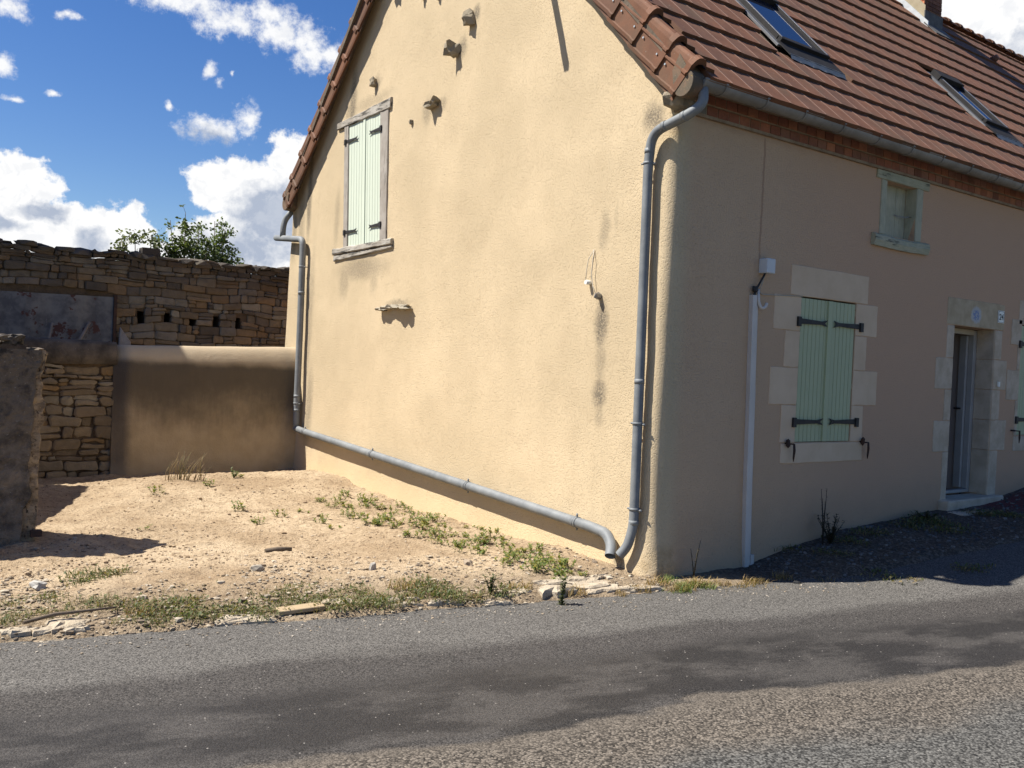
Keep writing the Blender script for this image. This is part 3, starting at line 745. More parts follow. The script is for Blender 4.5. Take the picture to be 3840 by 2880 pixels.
# closed end pieces at the eaves
for side in (0, 1):
    f = rp if side == 0 else rpb
    mb = MB(); yc = -.275; hc = -.095; r = .108
    cosr = 1 / sqrt(1 + T * T)
    yc = -.245; pts = [(-.10, .035)] + [(yc + r * cosr * cos(a), hc + r * sin(a)) for a in [pi / 2 - .35 + (pi * 1.22) * i / 18 for i in range(19)]] + [(-.125, -.10)]
    xx = verge_x(-.2) - .016
    poly = [f(xx, y_, h_) for y_, h_ in pts]
    if side: poly = poly[::-1]
    mb.prism(poly[::-1], (.15, 0, 0))
    mb.build('verge_end_tile', M['lichen'], roof, bevel=.004)
# purlin end high on the gable, above the picture: throws the long thin shadow
mb = MB(); mb.frame_box(Vector((.1, 1.86, 5.52)), Vector((-1, 0, 0)), Vector((0, 1, 0)), Vector((0, 0, 1)), (-.1, -.032, -.035), (.56, .032, .035)); mb.build('purlin_end', M['deadwood'], house)

# --- skylights
for i, (x0, x1, y0, y1) in enumerate(SKY):
    s = (y1 - y0) / cos(math.atan(T)); O = rp(x0, y0, 0); Y = SL; Z = NR
    fb = MB(); w = x1 - x0; ap = .30
    fb.frame_box(O, XA, Y, Z, (.05, ap, .0), (.10, s - .02, .085)); fb.frame_box(O, XA, Y, Z, (w - .10, ap, 0), (w - .05, s - .02, .085))
    fb.frame_box(O, XA, Y, Z, (.05, ap - .05, .0), (w - .05, ap + .02, .09)); fb.frame_box(O, XA, Y, Z, (.04, s - .16, .0), (w - .04, s - .0, .115))
    sk = fb.build('skylight', M['frame_dark'], house, bevel=.004)
    sk['label'] = 'larger skylight low on the tiled slope' if i == 0 else 'smaller skylight farther along the tiled slope'
    g = MB(); g.frame_box(O, XA, Y, Z, (.102, ap + .022, .05), (w - .102, s - .162, .062)); g.build('pane', M['glass'], sk)
    for a, b2, nm in (((.062, ap - .02, .0855), (.088, s - .16, .094), 'cover_strip'), ((w - .088, ap - .02, .0855), (w - .062, s - .16, .094), 'cover_strip'),
                      ((-.03, ap - .12, .02), (.048, s + .02, .046), 'side_flashing'), ((w - .048, ap - .12, .02), (w + .01, s + .02, .046), 'side_flashing')):
        r = MB(); r.frame_box(O, XA, Y, Z, a, b2); r.build(nm, M['frame_grey'], sk, bevel=.003)
    a = MB(); a.frame_box(O, XA, Y, Z, (.0, -.0, .045), (w, ap - .052, .055)); a.build('flashing_apron', M['frame_dark'], sk)
    l = MB(); n = 26
    for k in range(n):
        u0, u1 = w * k / n, w * (k + 1) / n; d0, d1 = .012 * sin(k * 1.1), .012 * sin((k + 1) * 1.1)
        l.add([O + XA * u0 + Y * (-.05 + d0) + Z * .030, O + XA * u1 + Y * (-.05 + d1) + Z * .030, O + XA * u1 + Y * .012 + Z * .058, O + XA * u0 + Y * .012 + Z * .058], [(0, 1, 2, 3)])
    l.build('flashing_lip', M['lip'], sk)

# --- chimney
def brickwork(mb, O, U, V2, Nn, w, h, bw, bh, j=.012, pal=None, off=True, proud=.006):
    row = 0; z = 0.0
    while z < h - .005:
        x = -bw / 2 if (row % 2 and off) else 0.0
        while x < w - .002:
            a = max(x, 0) + j / 2; b2 = min(x + bw, w) - j / 2
            if b2 - a > .012:
                c = random.choice(pal); k = rnd(.75, 1.2); p = proud + rnd(-.002, .003)
                mb.frame_box(O, U, V2, Nn, (a, z + j / 2, -.03), (b2, min(z + bh, h) - j / 2, p), tuple(q * k for q in c))
            x += bw
        z += bh; row += 1
RED = [(.33, .115, .06), (.37, .135, .07), (.29, .10, .055), (.34, .15, .085), (.24, .09, .055)]
x0, x1, y0, y1 = CH; zb = roof_z(y0) - .35; zt = 9.75
mb = MB(); brickwork(mb, Vector((x0, y0, zb)), XA, Vector((0, 0, 1)), Vector((0, -1, 0)), x1 - x0, zt - zb, .22, .065, .010, [(.17, .085, .06), (.20, .10, .07), (.15, .075, .055)])  # street face: darker bricks, its shade put into the colour
brickwork(mb, Vector((x0, y1, zb)), Vector((0, -1, 0)), Vector((0, 0, 1)), Vector((-1, 0, 0)), y1 - y0, zt - zb, .22, .065, .014, [(.46, .17, .09), (.50, .20, .10), (.42, .15, .08)], proud=.01)  # gable-side face: brighter bricks, the sunlight put into the colour
brickwork(mb, Vector((x1, y0, zb)), Vector((0, 1, 0)), Vector((0, 0, 1)), Vector((1, 0, 0)), y1 - y0, zt - zb, .22, .065, .012, RED)
brickwork(mb, Vector((x1, y1, zb)), Vector((-1, 0, 0)), Vector((0, 0, 1)), Vector((0, 1, 0)), x1 - x0, zt - zb, .22, .065, .012, RED)
chim = mb.build('chimney', M['brick'], house)
mb = MB(); mb.box((x0 + .004, y0 + .004, zb), (x1 - .004, y1 - .004, zt)); mb.box((x0 - .05, y0 - .05, zt), (x1 + .05, y1 + .05, zt + .08)); mb.build('mortar_core', M['joint'], chim)
mb = MB()
pf = [Vector((x0 - .016, y, roof_z(y) + h)) for y, h in ((y0 - .02, .0), (RIDGE_Y, 0), (RIDGE_Y, .42), (y0 - .02, .36))]
mb.prism([pf[0], pf[1], pf[2], pf[3]], (.012, 0, 0)); mb.build('side_render', M['clay'], chim)
mb = MB(); mb.prism([Vector((x0 - .05, y, roof_z(y) + h)) for y, h in ((y0 - .10, .02), (RIDGE_Y, .02), (RIDGE_Y, .17), (y0 - .10, .15))], (.03, 0, 0)); mb.build('side_flashing', M['brightzinc'], chim)
mb = MB(); mb.box((x0 - .02, y0 - .024, roof_z(y0) - .1), (x1 + .02, y0 - .008, roof_z(y0) + .26)); mb.frame_box(rp(x0 - .06, y0 - .22, 0), XA, SL, NR, (0, 0, .05), (x1 - x0 + .12, .33, .062)); mb.build('front_flashing', M['lead'], chim)
mb = MB(); p = rp(10.95, 3.0, .03); mb.tube([p, p + Vector((0, -.10, .05))], [.07, .05], 10, (.14, .065, .045)); mb.build('vent_tile', M['tile'], roof)

# --- brick cornice under the gutter
mb = MB(); pal = [(.27, .105, .06), (.235, .09, .055), (.30, .125, .07), (.21, .09, .06), (.25, .12, .08)]
for row, (z0, z1, py) in enumerate(((3.825, 3.897, -.035), (3.905, 3.977, -.062), (3.985, 4.05, -.09))):
    x = .12 + (.068 if row % 2 else 0)
    while x < XR - .15:
        c = random.choice(pal); k = rnd(.8, 1.25)
        if row == 0 and x < .3: c = (.2, .175, .14)
        mb.box((x + .004, py + rnd(-.003, .003), z0), (x + .130, .10, z1), tuple(q * k for q in c)); x += .1365
corn = mb.build('brick_cornice', M['brick'], house)
mb = MB(); mb.box((.10, -.030, 3.80), (XR, .09, 3.899)); mb.box((.10, -.056, 3.90), (XR, .09, 3.98)); mb.box((.10, -.084, 3.981), (XR, .09, 4.05)); mb.build('mortar_bed', M['joint_old'], corn)
# corbel stone under the verge end
mb = MB(); mb.rock((.06, -.02, 3.90), .10, .12, .085, (.23, .19, .135), .14, 2); mb.build('corbel_stone', M['stone'], house)

# --- gutters
def gutter(yc, zc, xa, xb, sgn, label):
    mb = MB(); r = .066; n = 10
    A = [(-cos(pi * k / n) * r * sgn, -sin(pi * k / n) * r) for k in range(n + 1)]
    for (rad, fl) in ((1.0, False), (.95, True)):
        V = [(x, yc + a * rad, zc + b2 * rad) for x in (xa, xb) for a, b2 in A]
        F = [(k, k + 1, n + 2 + k, n + 1 + k) for k in range(n)]; mb.add(V, F if not fl else [q[::-1] for q in F], smooth=True)
    for x in (xa, xb): mb.add([(x, yc + a, zc + b2) for a, b2 in A], [tuple(range(n + 1))])
    mb.tube([(xa, yc - r * sgn, zc + .002), (xb, yc - r * sgn, zc + .002)], .0095, 8)
    g = mb.build('gutter', M['gutter'], house); g['label'] = label
    return g
GY, GZ = -.243, 3.985
g = gutter(GY, GZ, .06, XR, 1, 'half round zinc gutter along the street eaves')
x = .30
while x < XR:
    mb = MB(); n = 12
    mb.tube([(x, GY - cos(pi * k / n) * .071, GZ - sin(pi * k / n) * .071) for k in range(n + 1)], .0055, 6)
    mb.box((x - .013, GY - .082, GZ - .006), (x + .013, GY - .058, GZ + .018))
    mb.build('gutter_bracket', M['frame_dark'] if False else M['gutter'], g); x += .515 if x < 1 else .565
g2 = gutter(2 * RIDGE_Y - GY, GZ - .06, .06, XR, -1, 'zinc gutter on the rear eaves')

# --- rainwater pipes
def clampring(p, axis, parent, r=.047, side=Vector((1, 0, 0))):
    mb = MB(); axis = axis.normalized()
    mb.tube([p - axis * .011, p + axis * .011], r, 14)
    s = side.normalized()
    q = p + s * (r + .012); mb.tube([q - axis * .006 - s * .02, q - axis * .006 + s * .014], .009, 8)
    q2 = p - s * (r + .008); mb.tube([q2 + s * .012, q2 - s * .012], .008, 8)
    b2 = p + Vector((.05, 0, 0)); mb.tube([b2, b2 + Vector((.07, 0, 0))], .006, 6)
    mb.build('clamp', M['zinc'], parent)
def collar(mb, p, axis, r): axis = axis.normalized(); mb.tube([p - axis * .02, p + axis * .02], r, 14)
def hollow_end(mb, path, r):
    P = path[-1]; t = (path[-1] - path[-2]).normalized()
    mb.tube([P - t * .10, P + t * .001], r * .93, 14, caps=False)
# street corner downpipe with its swan neck
pth = bez([(.10, -.25, 3.925), (.075, -.28, 3.80), (.012, -.21, 3.725), (.012, .205, 3.645), (.010, .233, 3.40), (-.058, .137, .42), (-.095, .158, .250), (-.135, .205, .170)], 8, .13)
mb = MB(); mb.tube(pth, .0405, 16, caps=False); mb.tube(pth[-6:], .037, 16, caps=False)
for q, ax in (((.010, .06, 3.675), Vector((0, 1, -.2))), ((.0105, .225, 3.50), Vector((0, 0, 1))), ((.011, -.15, 3.714), Vector((0, 1, -.2))), ((-.031, .175, 1.60), Vector((0, .03, 1))), ((-.058, .138, .445), Vector((0, .03, 1)))): collar(mb, Vector(q), ax, .0425)
dp = mb.build('downpipe', M['zinc'], house, smooth=None); dp['label'] = 'zinc downpipe with a swan neck at the street corner'
for z in (3.40, 1.255, .555):
    t = (3.40 - z) / (3.40 - .42); clampring(Vector((lerp(.010, -.058, t), lerp(.233, .137, t), z)), Vector((0, 0, 1)), dp, .0445, Vector((.25, -1, 0)))
# rear downpipe carried along the foot of the gable
stub = bez([(.10, 2 * RIDGE_Y - GY, GZ - .10), (.03, 7.98, 3.74), (.0, 7.97, 3.62), (.0, 7.97, 3.46)], 6, .08)
pth = bez([(.0, 8.23, 3.487), (-.0, 7.22, 3.375), (-.005, 7.19, 3.2), (-.031, 7.12, 2.15), (-.064, 7.05, .85), (-.066, 7.03, .66)], 8, .11)
mb = MB(); mb.tube(pth, .0455, 16); mb.tube(stub, .043, 14)
for q in ((-.0215, 7.14, 2.6), (-.0575, 7.065, 1.12), (-.063, 7.05, .92)): collar(mb, Vector(q), Vector((.03, .05, 1)), .0475)
dp2 = mb.build('downpipe', M['zinc'], house); dp2['label'] = 'zinc downpipe with a sideways elbow at the rear corner'
for z in (2.98, 1.02):
    t = (3.2 - z) / 2.35; clampring(Vector((lerp(-.005, -.064, t), lerp(7.19, 7.05, t), z)), Vector((0, 0, 1)), dp2, .050, Vector((.2, -1, 0)))
pth = bez([(-.066, 7.06, .665), (-.069, 6.86, .648), (-.0765, .62, .327), (-.085, .42, .305), (-.115, .325, .225), (-.165, .285, .150)], 8, .16)
mb = MB(); mb.tube(pth, .046, 16, caps=False); mb.tube(pth[-6:], .042, 16, caps=False); mb.tube([(-.066, 7.06, .665), (-.066, 7.05, .664)], .046, 16)
def hp(y): t = (6.86 - y) / (6.86 - .62); return Vector((lerp(-.069, -.0765, t), y, lerp(.648, .327, t)))
for y in (6.75, 4.72, 2.60, .85): collar(mb, hp(y), Vector((0, -1, -.05)), .0485)
dp3 = mb.build('downpipe', M['zinc'], house); dp3['label'] = 'long sloping zinc pipe along the foot of the gable'
for y in (6.70, 4.68, 2.56, .82): clampring(hp(y), Vector((0, -1, -.05)), dp3, .0505, Vector((0, 0, 1)))

# --- stones left sticking out of the gable, stone ledge
GS = [((3.20, 5.44), .13, .085, .16, 0), ((3.46, 5.17), .12, .085, .22, 0), ((3.86, 4.65), .20, .05, .16, .25), ((5.40, 5.24), .10, .06, .11, 0), ((4.385, 4.545), .05, .03, .05, 0),
      ((4.28, 6.02), .08, .05, .10, 0), ((3.92, 5.91), .06, .05, .08, 0), ((4.99, 6.42), .14, .08, .26, 0)]
for (y, z), sy, sz, ex, tilt in GS:
    mb = MB(); c = (.27, .23, .165)
    mb.rock((BAT * z - ex * .22, y, z), ex * .44, sy * .48, sz * .95, c, .36, 2, rnd(-.3, .3))
    for v in mb.v: v.z += tilt * -(v.y - y) * 1.0
    mb.build('projecting_stone', M['stone'], house)
mb = MB()
for k in range(5):
    y = 4.82 - .15 * k; mb.rock((.045 - rnd(.0, .02), y - .05, 2.325 + rnd(-.008, .008)), .085, .085, .028, (.32, .28, .21), .4, 2)
mb.build('stone_ledge', M['stone'], house)

# --- shutters, hinges
def strap(mb, O, U, V2, N2, L, h=.030, th=.006):
    """strap hinge with a fish-tail, from the pivot along U"""
    P = [(0, -h), (L * .80, -h * .62), (L, -h * 1.25), (L * .90, 0), (L, h * 1.25), (L * .80, h * .62), (0, h)]
    mb.prism([O + U * a + V2 * b2 for a, b2 in P], N2 * th)
    mb.frame_box(O, U, V2, N2, (-.035, -h * 1.9, -.004), (.012, h * 1.5, th + .012))
def plank_leaf(mb, corners, N2, n, th=.012, gap=.005):
    """corners: bl, br, tr, tl of the front face"""
    bl, br, tr, tl = corners
    for k in range(n):
        a, b2 = k / n, (k + 1) / n; w = (br - bl).length; g = gap / w / 2
        a += g; b2 -= g
        p = [bl.lerp(br, a), bl.lerp(br, b2), tl.lerp(tr, b2), tl.lerp(tr, a)]
        ch = .25 / n
        q = [bl.lerp(br, a + g), bl.lerp(br, b2 - g), tl.lerp(tr, b2 - g), tl.lerp(tr, a + g)]
        mb.add([v - N2 * th for v in p] + [v - N2 * .004 for v in p] + q, [(3, 2, 1, 0), (0, 1, 5, 4), (1, 2, 6, 5), (2, 3, 7, 6), (3, 0, 4, 7), (4, 5, 9, 8), (5, 6, 10, 9), (6, 7, 11, 10), (7, 4, 8, 11), (8, 9, 10, 11)])
    p = [bl, br, tr, tl]; mb.add([v - N2 * (th * .7) for v in p], [(0, 1, 2, 3)])

# gable window: oak frame round two pale shutters
def gp(y, z, h=0.0): return Vector((BAT * z - h, y, z))
NG = Vector((-1, 0, BAT)).normalized()
def gquad(mb, pts, h, th, jit=.0):
    a = [gp(y, z, h) for y, z in pts]; mb.prism(a, Vector((th, 0, 0)))
mb = MB(); gquad(mb, [(6.08, 4.82), (5.187, 4.82), (4.981, 3.165), (5.89, 3.165)], -.012, .02)
gw = mb.build('window', M['black'], house); gw['label'] = 'grey oak framed window with pale shutters high on the gable'
mb = MB(); gquad(mb, [(6.205, 4.83), (6.08, 4.83), (5.895, 3.15), (6.01, 3.15)], .022, .06); mb.build('jamb', M['oldwood_z'], gw, bevel=.006)
mb = MB(); gquad(mb, [(5.185, 4.83), (4.972, 4.82), (4.823, 3.15), (4.982, 3.15)], .022, .06)
mb.build('jamb', M['oldwood_z'], gw, bevel=.006)
def beam(name, y0, y1, zb0, zb1, zt0, zt1, h, th, n=10, j=.012):
    mb = MB(); V = []
    for i in range(n + 1):
        t = i / n; y = lerp(y0, y1, t); e = noise.noise(Vector((y * 7, zb0, 1))) * j; e2 = noise.noise(Vector((y * 6, zt0, 5))) * j * 1.4
        for (z, hh) in ((lerp(zb0, zb1, t) + e, h - .012), (lerp(zb0, zb1, t) + e + .012, h), (lerp(zt0, zt1, t) + e2 - .012, h), (lerp(zt0, zt1, t) + e2, h - .014), (lerp(zt0, zt1, t) + e2, h - th), (lerp(zb0, zb1, t) + e, h - th)):
            V.append(gp(y, z, hh + noise.noise(Vector((y * 9, z * 30, 2))) * .004))
    F = [(i * 6 + k, i * 6 + (k + 1) % 6, (i + 1) * 6 + (k + 1) % 6, (i + 1) * 6 + k) for i in range(n) for k in range(6)]
    F += [(5, 4, 3, 2, 1, 0), tuple(n * 6 + k for k in range(6))]
    mb.add(V, F); mb.build(name, M['oldwood_y'], gw)
beam('lintel', 6.415, 4.915, 4.815, 4.815, 4.905, 4.955, .032, .09, 16)
beam('sill', 6.29, 4.652, 3.085, 3.10, 3.170, 3.176, .045, .10, 16); beam('sill_board', 6.275, 4.655, 2.998, 3.055, 3.08, 3.095, .030, .09, 16)
SY = lambda z, s: {0: lerp(5.887, 6.08, (z - 3.166) / 1.653), 1: lerp(5.430, 5.615, (z - 3.166) / 1.653), 2: lerp(4.981, 5.187, (z - 3.166) / 1.653)}[s]
for a, b2 in ((0, 1), (1, 2)):
    mb = MB(); z0, z1 = 3.175, 4.815; g1 = .004
    plank_leaf(mb, [gp(SY(z0, a) - g1, z0, .008), gp(SY(z0, b2) + g1, z0, .008), gp(SY(z1, b2) + g1, z1, .008), gp(SY(z1, a) - g1, z1, .008)], NG, 6)
    if a == 0:
        c = [(SY(z0, 1) + .03, z0), (SY(z0, 1) - .025, z0), (SY(z1, 1) - .025, z1), (SY(z1, 1) + .03, z1)]; mb.prism([gp(y, z, .020) for y, z in c], (.011, 0, 0))
    mb.build('shutter', M['mint'], gw)
YN = Vector((0, -1, 0)); ZU = Vector((0, 0, 1))
for (y, z, d, L) in ((6.115, 4.60, 1, .34), (5.135, 4.605, -1, .31), (5.975, 3.368, 1, .34), (4.995, 3.38, -1, .30)):
    mb = MB(); strap(mb, gp(y, z, .021), YN * d, ZU, Vector((-1, 0, 0)), L, .021); mb.build('hinge', M['iron'], gw)

# street windows: dressed stone round green shutters
NF = Vector((0, -1, 0))
def qblock(mb, x0, x1, z0, z1, pr=.007, j=.006):
    n = 5; pts = []
    for (a, b2) in (((x0, z0), (x1, z0)), ((x1, z0), (x1, z1)), ((x1, z1), (x0, z1)), ((x0, z1), (x0, z0))):
        for k in range(n): t = k / n; pts.append((lerp(a[0], b2[0], t), lerp(a[1], b2[1], t)))
    P = []
    for i, (x, z) in enumerate(pts): P.append(Vector((x + (rnd(-j, j) * .6), -pr, z + rnd(-j, j) * .6)))
    mb.prism(P, (0, .12, 0))
def stones(pairs, mat, name, parent):
    for q in pairs:
        mb = MB(); qblock(mb, *q); mb.build(name, mat, parent, bevel=.004)
def lining(x0, x1, z0, z1, label):
    mb = MB(); mb.box((x0, .08, z0), (x1, .10, z1)); w = mb.build('window', M['black'], house); w['label'] = label
    return w
def street_window(o, label):
    j = .004
    S = [(1.648 + o, 2.872 + o, 2.447, 2.723), (1.422 + o, 1.813 + o, 2.122, 2.437), (2.688 + o, 3.049 + o, 2.130, 2.441), (1.596 + o, 1.813 + o, 1.785, 2.116), (2.688 + o, 2.885 + o, 1.790, 2.124),
         (1.407 + o, 1.813 + o, 1.440, 1.778), (2.688 + o, 3.10 + o, 1.446, 1.784), (1.594 + o, 1.813 + o, 1.090, 1.434), (2.688 + o, 2.882 + o, 1.090, 1.440), (1.615 + o, 2.90 + o, .897, 1.084)]
    w = lining(1.815 + o, 2.685 + o, 1.09, 2.445, label); stones(S, M['freestone'], 'quoin_stone', w)
    for a, b2 in ((1.822, 2.250), (2.252, 2.679)):
        mb = MB(); z0, z1 = 1.096, 2.431
        plank_leaf(mb, [Vector((a + o, .004, z0)), Vector((b2 + o, .004, z0)), Vector((b2 + o, .004, z1)), Vector((a + o, .004, z1))], NF, 7, .03)
        if a > 2: mb.box((2.228 + o, -.012, z0), (2.292 + o, .003, z1))
        mb.build('shutter', M['green'], w)
    for (x, z, d, L) in ((1.79, 2.215, 1, .43), (2.755, 2.217, -1, .44), (1.79, 1.283, 1, .43), (2.755, 1.283, -1, .44)):
        mb = MB(); strap(mb, Vector((x + o, -.010, z)), Vector((d, 0, 0)), ZU, NF, L, .026); mb.build('hinge', M['iron'], w)
    for x in (1.680, 2.862):
        mb = MB(); X = x + o
        mb.tube([(X, .02, 1.085), (X, -.045, 1.085)], .010, 8); mb.rock((X, -.035, 1.09), .02, .02, .045, None, .1, 1)
        mb.tube([(X, -.04, 1.083), (X + .055, -.06, 1.080)], .008, 6); mb.tube([(X + .055, -.06, 1.083), (X + .060, -.062, 1.02), (X + .062, -.055, .955), (X + .068, -.05, .92)], [.010, .013, .010, .004], 6)
        mb.build('shutter_stop', M['rust'], w)
    return w
street_window(0, 'window with closed green shutters between trunking and doorway')
# second window, at the edge of the picture
S = [(6.02, 7.2, 2.455, 2.74), (5.852, 6.098, 2.205, 2.505), (6.03, 6.098, 1.905, 2.20), (5.795, 6.098, 1.545, 1.898), (6.035, 6.098, 1.115, 1.538), (6.962, 7.2, 2.13, 2.45), (6.962, 7.1, 1.8, 2.12), (6.962, 7.25, 1.45, 1.79), (6.962, 7.12, 1.115, 1.44), (6.03, 7.1, .93, 1.108)]
w2 = lining(6.1, 6.96, 1.12, 2.45, 'second shuttered window beyond the open doorway'); stones(S, M['freestone_old'], 'quoin_stone', w2)
for a, b2 in ((6.106, 6.53), (6.532, 6.954)):
    mb = MB(); plank_leaf(mb, [Vector((a, .004, 1.126)), Vector((b2, .004, 1.126)), Vector((b2, .004, 2.44)), Vector((a, .004, 2.44))], NF, 7, .03); mb.build('shutter', M['green'], w2)
for (x, z, d) in ((6.075, 2.22, 1), (7.03, 2.22, -1), (6.075, 1.31, 1), (7.03, 1.31, -1)):
    mb = MB(); strap(mb, Vector((x, -.010, z)), Vector((d, 0, 0)), ZU, NF, .43, .026); mb.build('hinge', M['iron'], w2)
mb = MB(); mb.tube([(5.97, .02, 1.18), (5.97, -.05, 1.18)], .010, 8); mb.tube([(5.97, -.05, 1.18), (6.05, -.065, 1.175)], .008, 6); mb.tube([(6.05, -.065, 1.178), (6.055, -.065, 1.10), (6.062, -.06, 1.03)], [.009, .012, .004], 6); mb.build('shutter_stop', M['rust'], w2)

# small attic hatch under the cornice
mb = MB(); mb.box((3.10, .125, 3.168), (3.65, .14, 3.711)); hatch = mb.build('window', M['black'], house)
for xa, xb in ((3.006, 3.10), (3.65, 3.765)):
    mb = MB(); mb.box((xa, -.012, 3.168), (xb, .12, 3.711), j=.003); mb.build('jamb', M['greenwood'], hatch, bevel=.006)
hatch = hatch; hatch['label'] = 'small green timber hatch under the brick cornice'
mb = MB(); mb.box((2.915, -.020, 3.713), (3.876, .10, 3.799), j=.004); mb.build('lintel', M['greenwood_x'], hatch, bevel=.006)
mb = MB(); V = []; n = 18
for i in range(n + 1):
    t = i / n; x = lerp(2.88, 3.882, t); sag = -.012 * sin(t * pi); e = noise.noise(Vector((x * 8, 1, 2))) * .012
    for (z, y) in ((3.045 + sag + e * .5, -.035), (3.10 + sag, -.052 + e), (3.148 + sag + e, -.046), (3.166 + sag + e, -.02), (3.166, .15), (3.045, .05)): V.append((x, y, z))
mb.add(V, [(i * 6 + k, (i + 1) * 6 + k, (i + 1) * 6 + (k + 1) % 6, i * 6 + (k + 1) % 6) for i in range(n) for k in range(6)] + [tuple(range(6)), tuple(n * 6 + k for k in range(5, -1, -1))])
mb.build('sill', M['greenwood_x'], hatch)
mb = MB(); plank_leaf(mb, [Vector((3.10, .115, 3.165)), Vector((3.65, .115, 3.165)), Vector((3.65, .115, 3.71)), Vector((3.10, .115, 3.71))], NF, 3, .02, .006); mb.build('shutter', M['greenwood'], hatch)
mb = MB(); mb.tube([(3.42, .10, 3.42), (3.47, .08, 3.41), (3.56, .05, 3.405), (3.60, .045, 3.42), (3.64, .04, 3.415)], .005, 6); mb.build('hook', M['frame_grey'], hatch)

# door: stone surround, frame, step
S = [(4.385, 5.65, 2.352, 2.651), (4.400, 4.548, 1.99, 2.345), (5.462, 5.625, 2.01, 2.345), (4.197, 4.548, 1.643, 1.982), (5.462, 5.768, 1.66, 2.002), (4.412, 4.548, 1.30, 1.637), (5.462, 5.643, 1.306, 1.654), (4.220, 4.548, .955, 1.293), (5.462, 5.823, .95, 1.30), (4.432, 4.548, .42, .948), (5.462, 5.655, .42, .944)]
mb = MB(); mb.box((4.40, -.13, .20), (5.62, .19, .43), j=.008); dw = mb.build('doorway', M['freestone_old'], house, bevel=.015); dw['label'] = 'open doorway with a pale stone surround'
stones(S[1:], M['freestone_old'], 'quoin_stone', dw)
stones(S[:1], M['lintel'], 'lintel', dw)
for z0, z1 in ((.44, .95), (.955, 1.30), (1.306, 1.655), (1.66, 2.005), (2.01, 2.349)):
    for xa, xb in ((5.452, 5.47), (4.54, 4.558)):     # stone-lined reveals
        mb = MB(); mb.box((xa, .002, z0), (xb, .20, z1)); mb.build('reveal_stone', M['freestone_old'], dw, bevel=.003)
mb = MB(); mb.box((5.385, .20, .477), (5.452, .26, 2.34)); mb.build('door_frame', M['alu'], dw, bevel=.003)
mb = MB(); mb.box((4.56, .20, .44), (5.452, .26, .475)); mb.build('threshold', M['alu'], dw, bevel=.003)
mb = MB(); mb.box((4.558, .20, 2.285), (5.385, .26, 2.345)); mb.build('frame_head', M['cream'], dw, bevel=.003)
mb = MB(); mb.box((5.340, .262, .490), (5.383, .345, 2.275)); mb.build('door_edge', M['alu'], dw, bevel=.003)
mb = MB(); mb.tube([(5.345, .30, 1.42), (5.315, .30, 1.42), (5.310, .36, 1.42)], .010, 8); mb.build('door_handle', M['frame_dark'], dw)
mb = MB(); mb.box((4.30, -.34, .10), (5.95, -.131, .33), j=.014); mb.build('door_step', M['freestone_old'], dw, bevel=.015)
mb = MB(); mb.box((5.548, -.030, 1.693), (5.592, -.008, 1.752)); mb.build('bell_push', M['white'], dw, bevel=.004)

# electrical bits
mb = MB(); PX = [(2.395, 1.122), (1.6, 1.140), (.8, 1.158), (.28, 1.176), (.0, 1.186)]
for (za, xa), (zb, xb) in zip(PX, PX[1:]):
    for (w0, w1, d) in ((-.043, .012, -.042), (.012, .043, -.030)):
        mb.hexa([(xb + w0, d, zb), (xb + w1, d, zb), (xb + w1, .01, zb), (xb + w0, .01, zb), (xa + w0, d, za), (xa + w1, d, za), (xa + w1, .01, za), (xa + w0, .01, za)])
    if za < 2: mb.hexa([(xb + .046, -.02, zb), (xb + .060, -.02, zb), (xb + .060, .01, zb), (xb + .046, .01, zb), (xa + .046, -.02, za), (xa + .060, -.02, za), (xa + .060, .01, za), (xa + .046, .01, za)])
mb.box((1.23, -.035, .0), (1.275, .01, .10))
mb.build('cable_trunking', M['plastic'], house)['label'] = 'tall white cable trunking on the front wall'
mb = MB(); mb.box((1.185, -.095, 2.595), (1.300, .0, 2.725)); mb.build('junction_box', M['boxplastic'], house, bevel=.008, seg=2)
mb = MB(); mb.tube(bez([(1.22, -.05, 2.60), (1.16, -.04, 2.50), (1.125, -.03, 2.44), (1.11, -.02, 2.38)], 5, .04), .009, 6); mb.rock((1.115, -.035, 2.455), .03, .02, .035, None, .4, 1); mb.build('cable', M['cable'], house)
mb = MB(); mb.tube(bez([(1.235, -.04, 2.60), (1.205, -.03, 2.50), (1.195, -.012, 2.43), (1.25, -.010, 2.412), (1.815, -.012, 2.443)], 6, .05), .0045, 6); mb.build('cable', M['cream_cable'], house)
mb = MB(); mb.tube(bez([(1.155, -.03, 2.45), (1.16, -.04, 2.33), (1.19, -.05, 2.28), (1.235, -.06, 2.30), (1.245, -.06, 2.335)], 6, .05), .014, 10); mb.build('conduit_bend', M['plastic'], house)

# number plate
npl = thing('house_number_sign', 'white enamel plate with number 24 on the door lintel', 'sign', (5.56, -.008, 2.44))
mb = MB(); mb.box((5.488, -.016, 2.436), (5.632, -.008, 2.578)); mb.build('plate', M['white'], npl, bevel=.002)
mb = MB()
for (a, b2) in (((5.496, 2.444), (5.624, 2.4475)), ((5.496, 2.5665), (5.624, 2.570)), ((5.496, 2.4475), (5.4995, 2.5665)), ((5.6205, 2.4475), (5.624, 2.5665))): mb.box((a[0], -.0175, a[1]), (b2[0], -.0155, b2[1]))
mb.build('border', M['black'], npl)
cu = bpy.data.curves.new('digits', 'FONT'); cu.body = '24'; cu.size = .098; cu.align_x = 'CENTER'; cu.extrude = .001; cu.offset = .0016
dg = bpy.data.objects.new('digits', cu); COL.objects.link(dg); dg.rotation_euler = (pi / 2, 0, 0)
bpy.context.view_layer.update()
me = bpy.data.meshes.new_from_object(dg); bpy.data.objects.remove(dg)
dg = bpy.data.objects.new('digits', me); COL.objects.link(dg); dg.parent = npl; dg.location = (0, -.0095, .033); dg.rotation_euler = (pi / 2, 0, 0); me.materials.clear(); me.materials.append(M['black'])

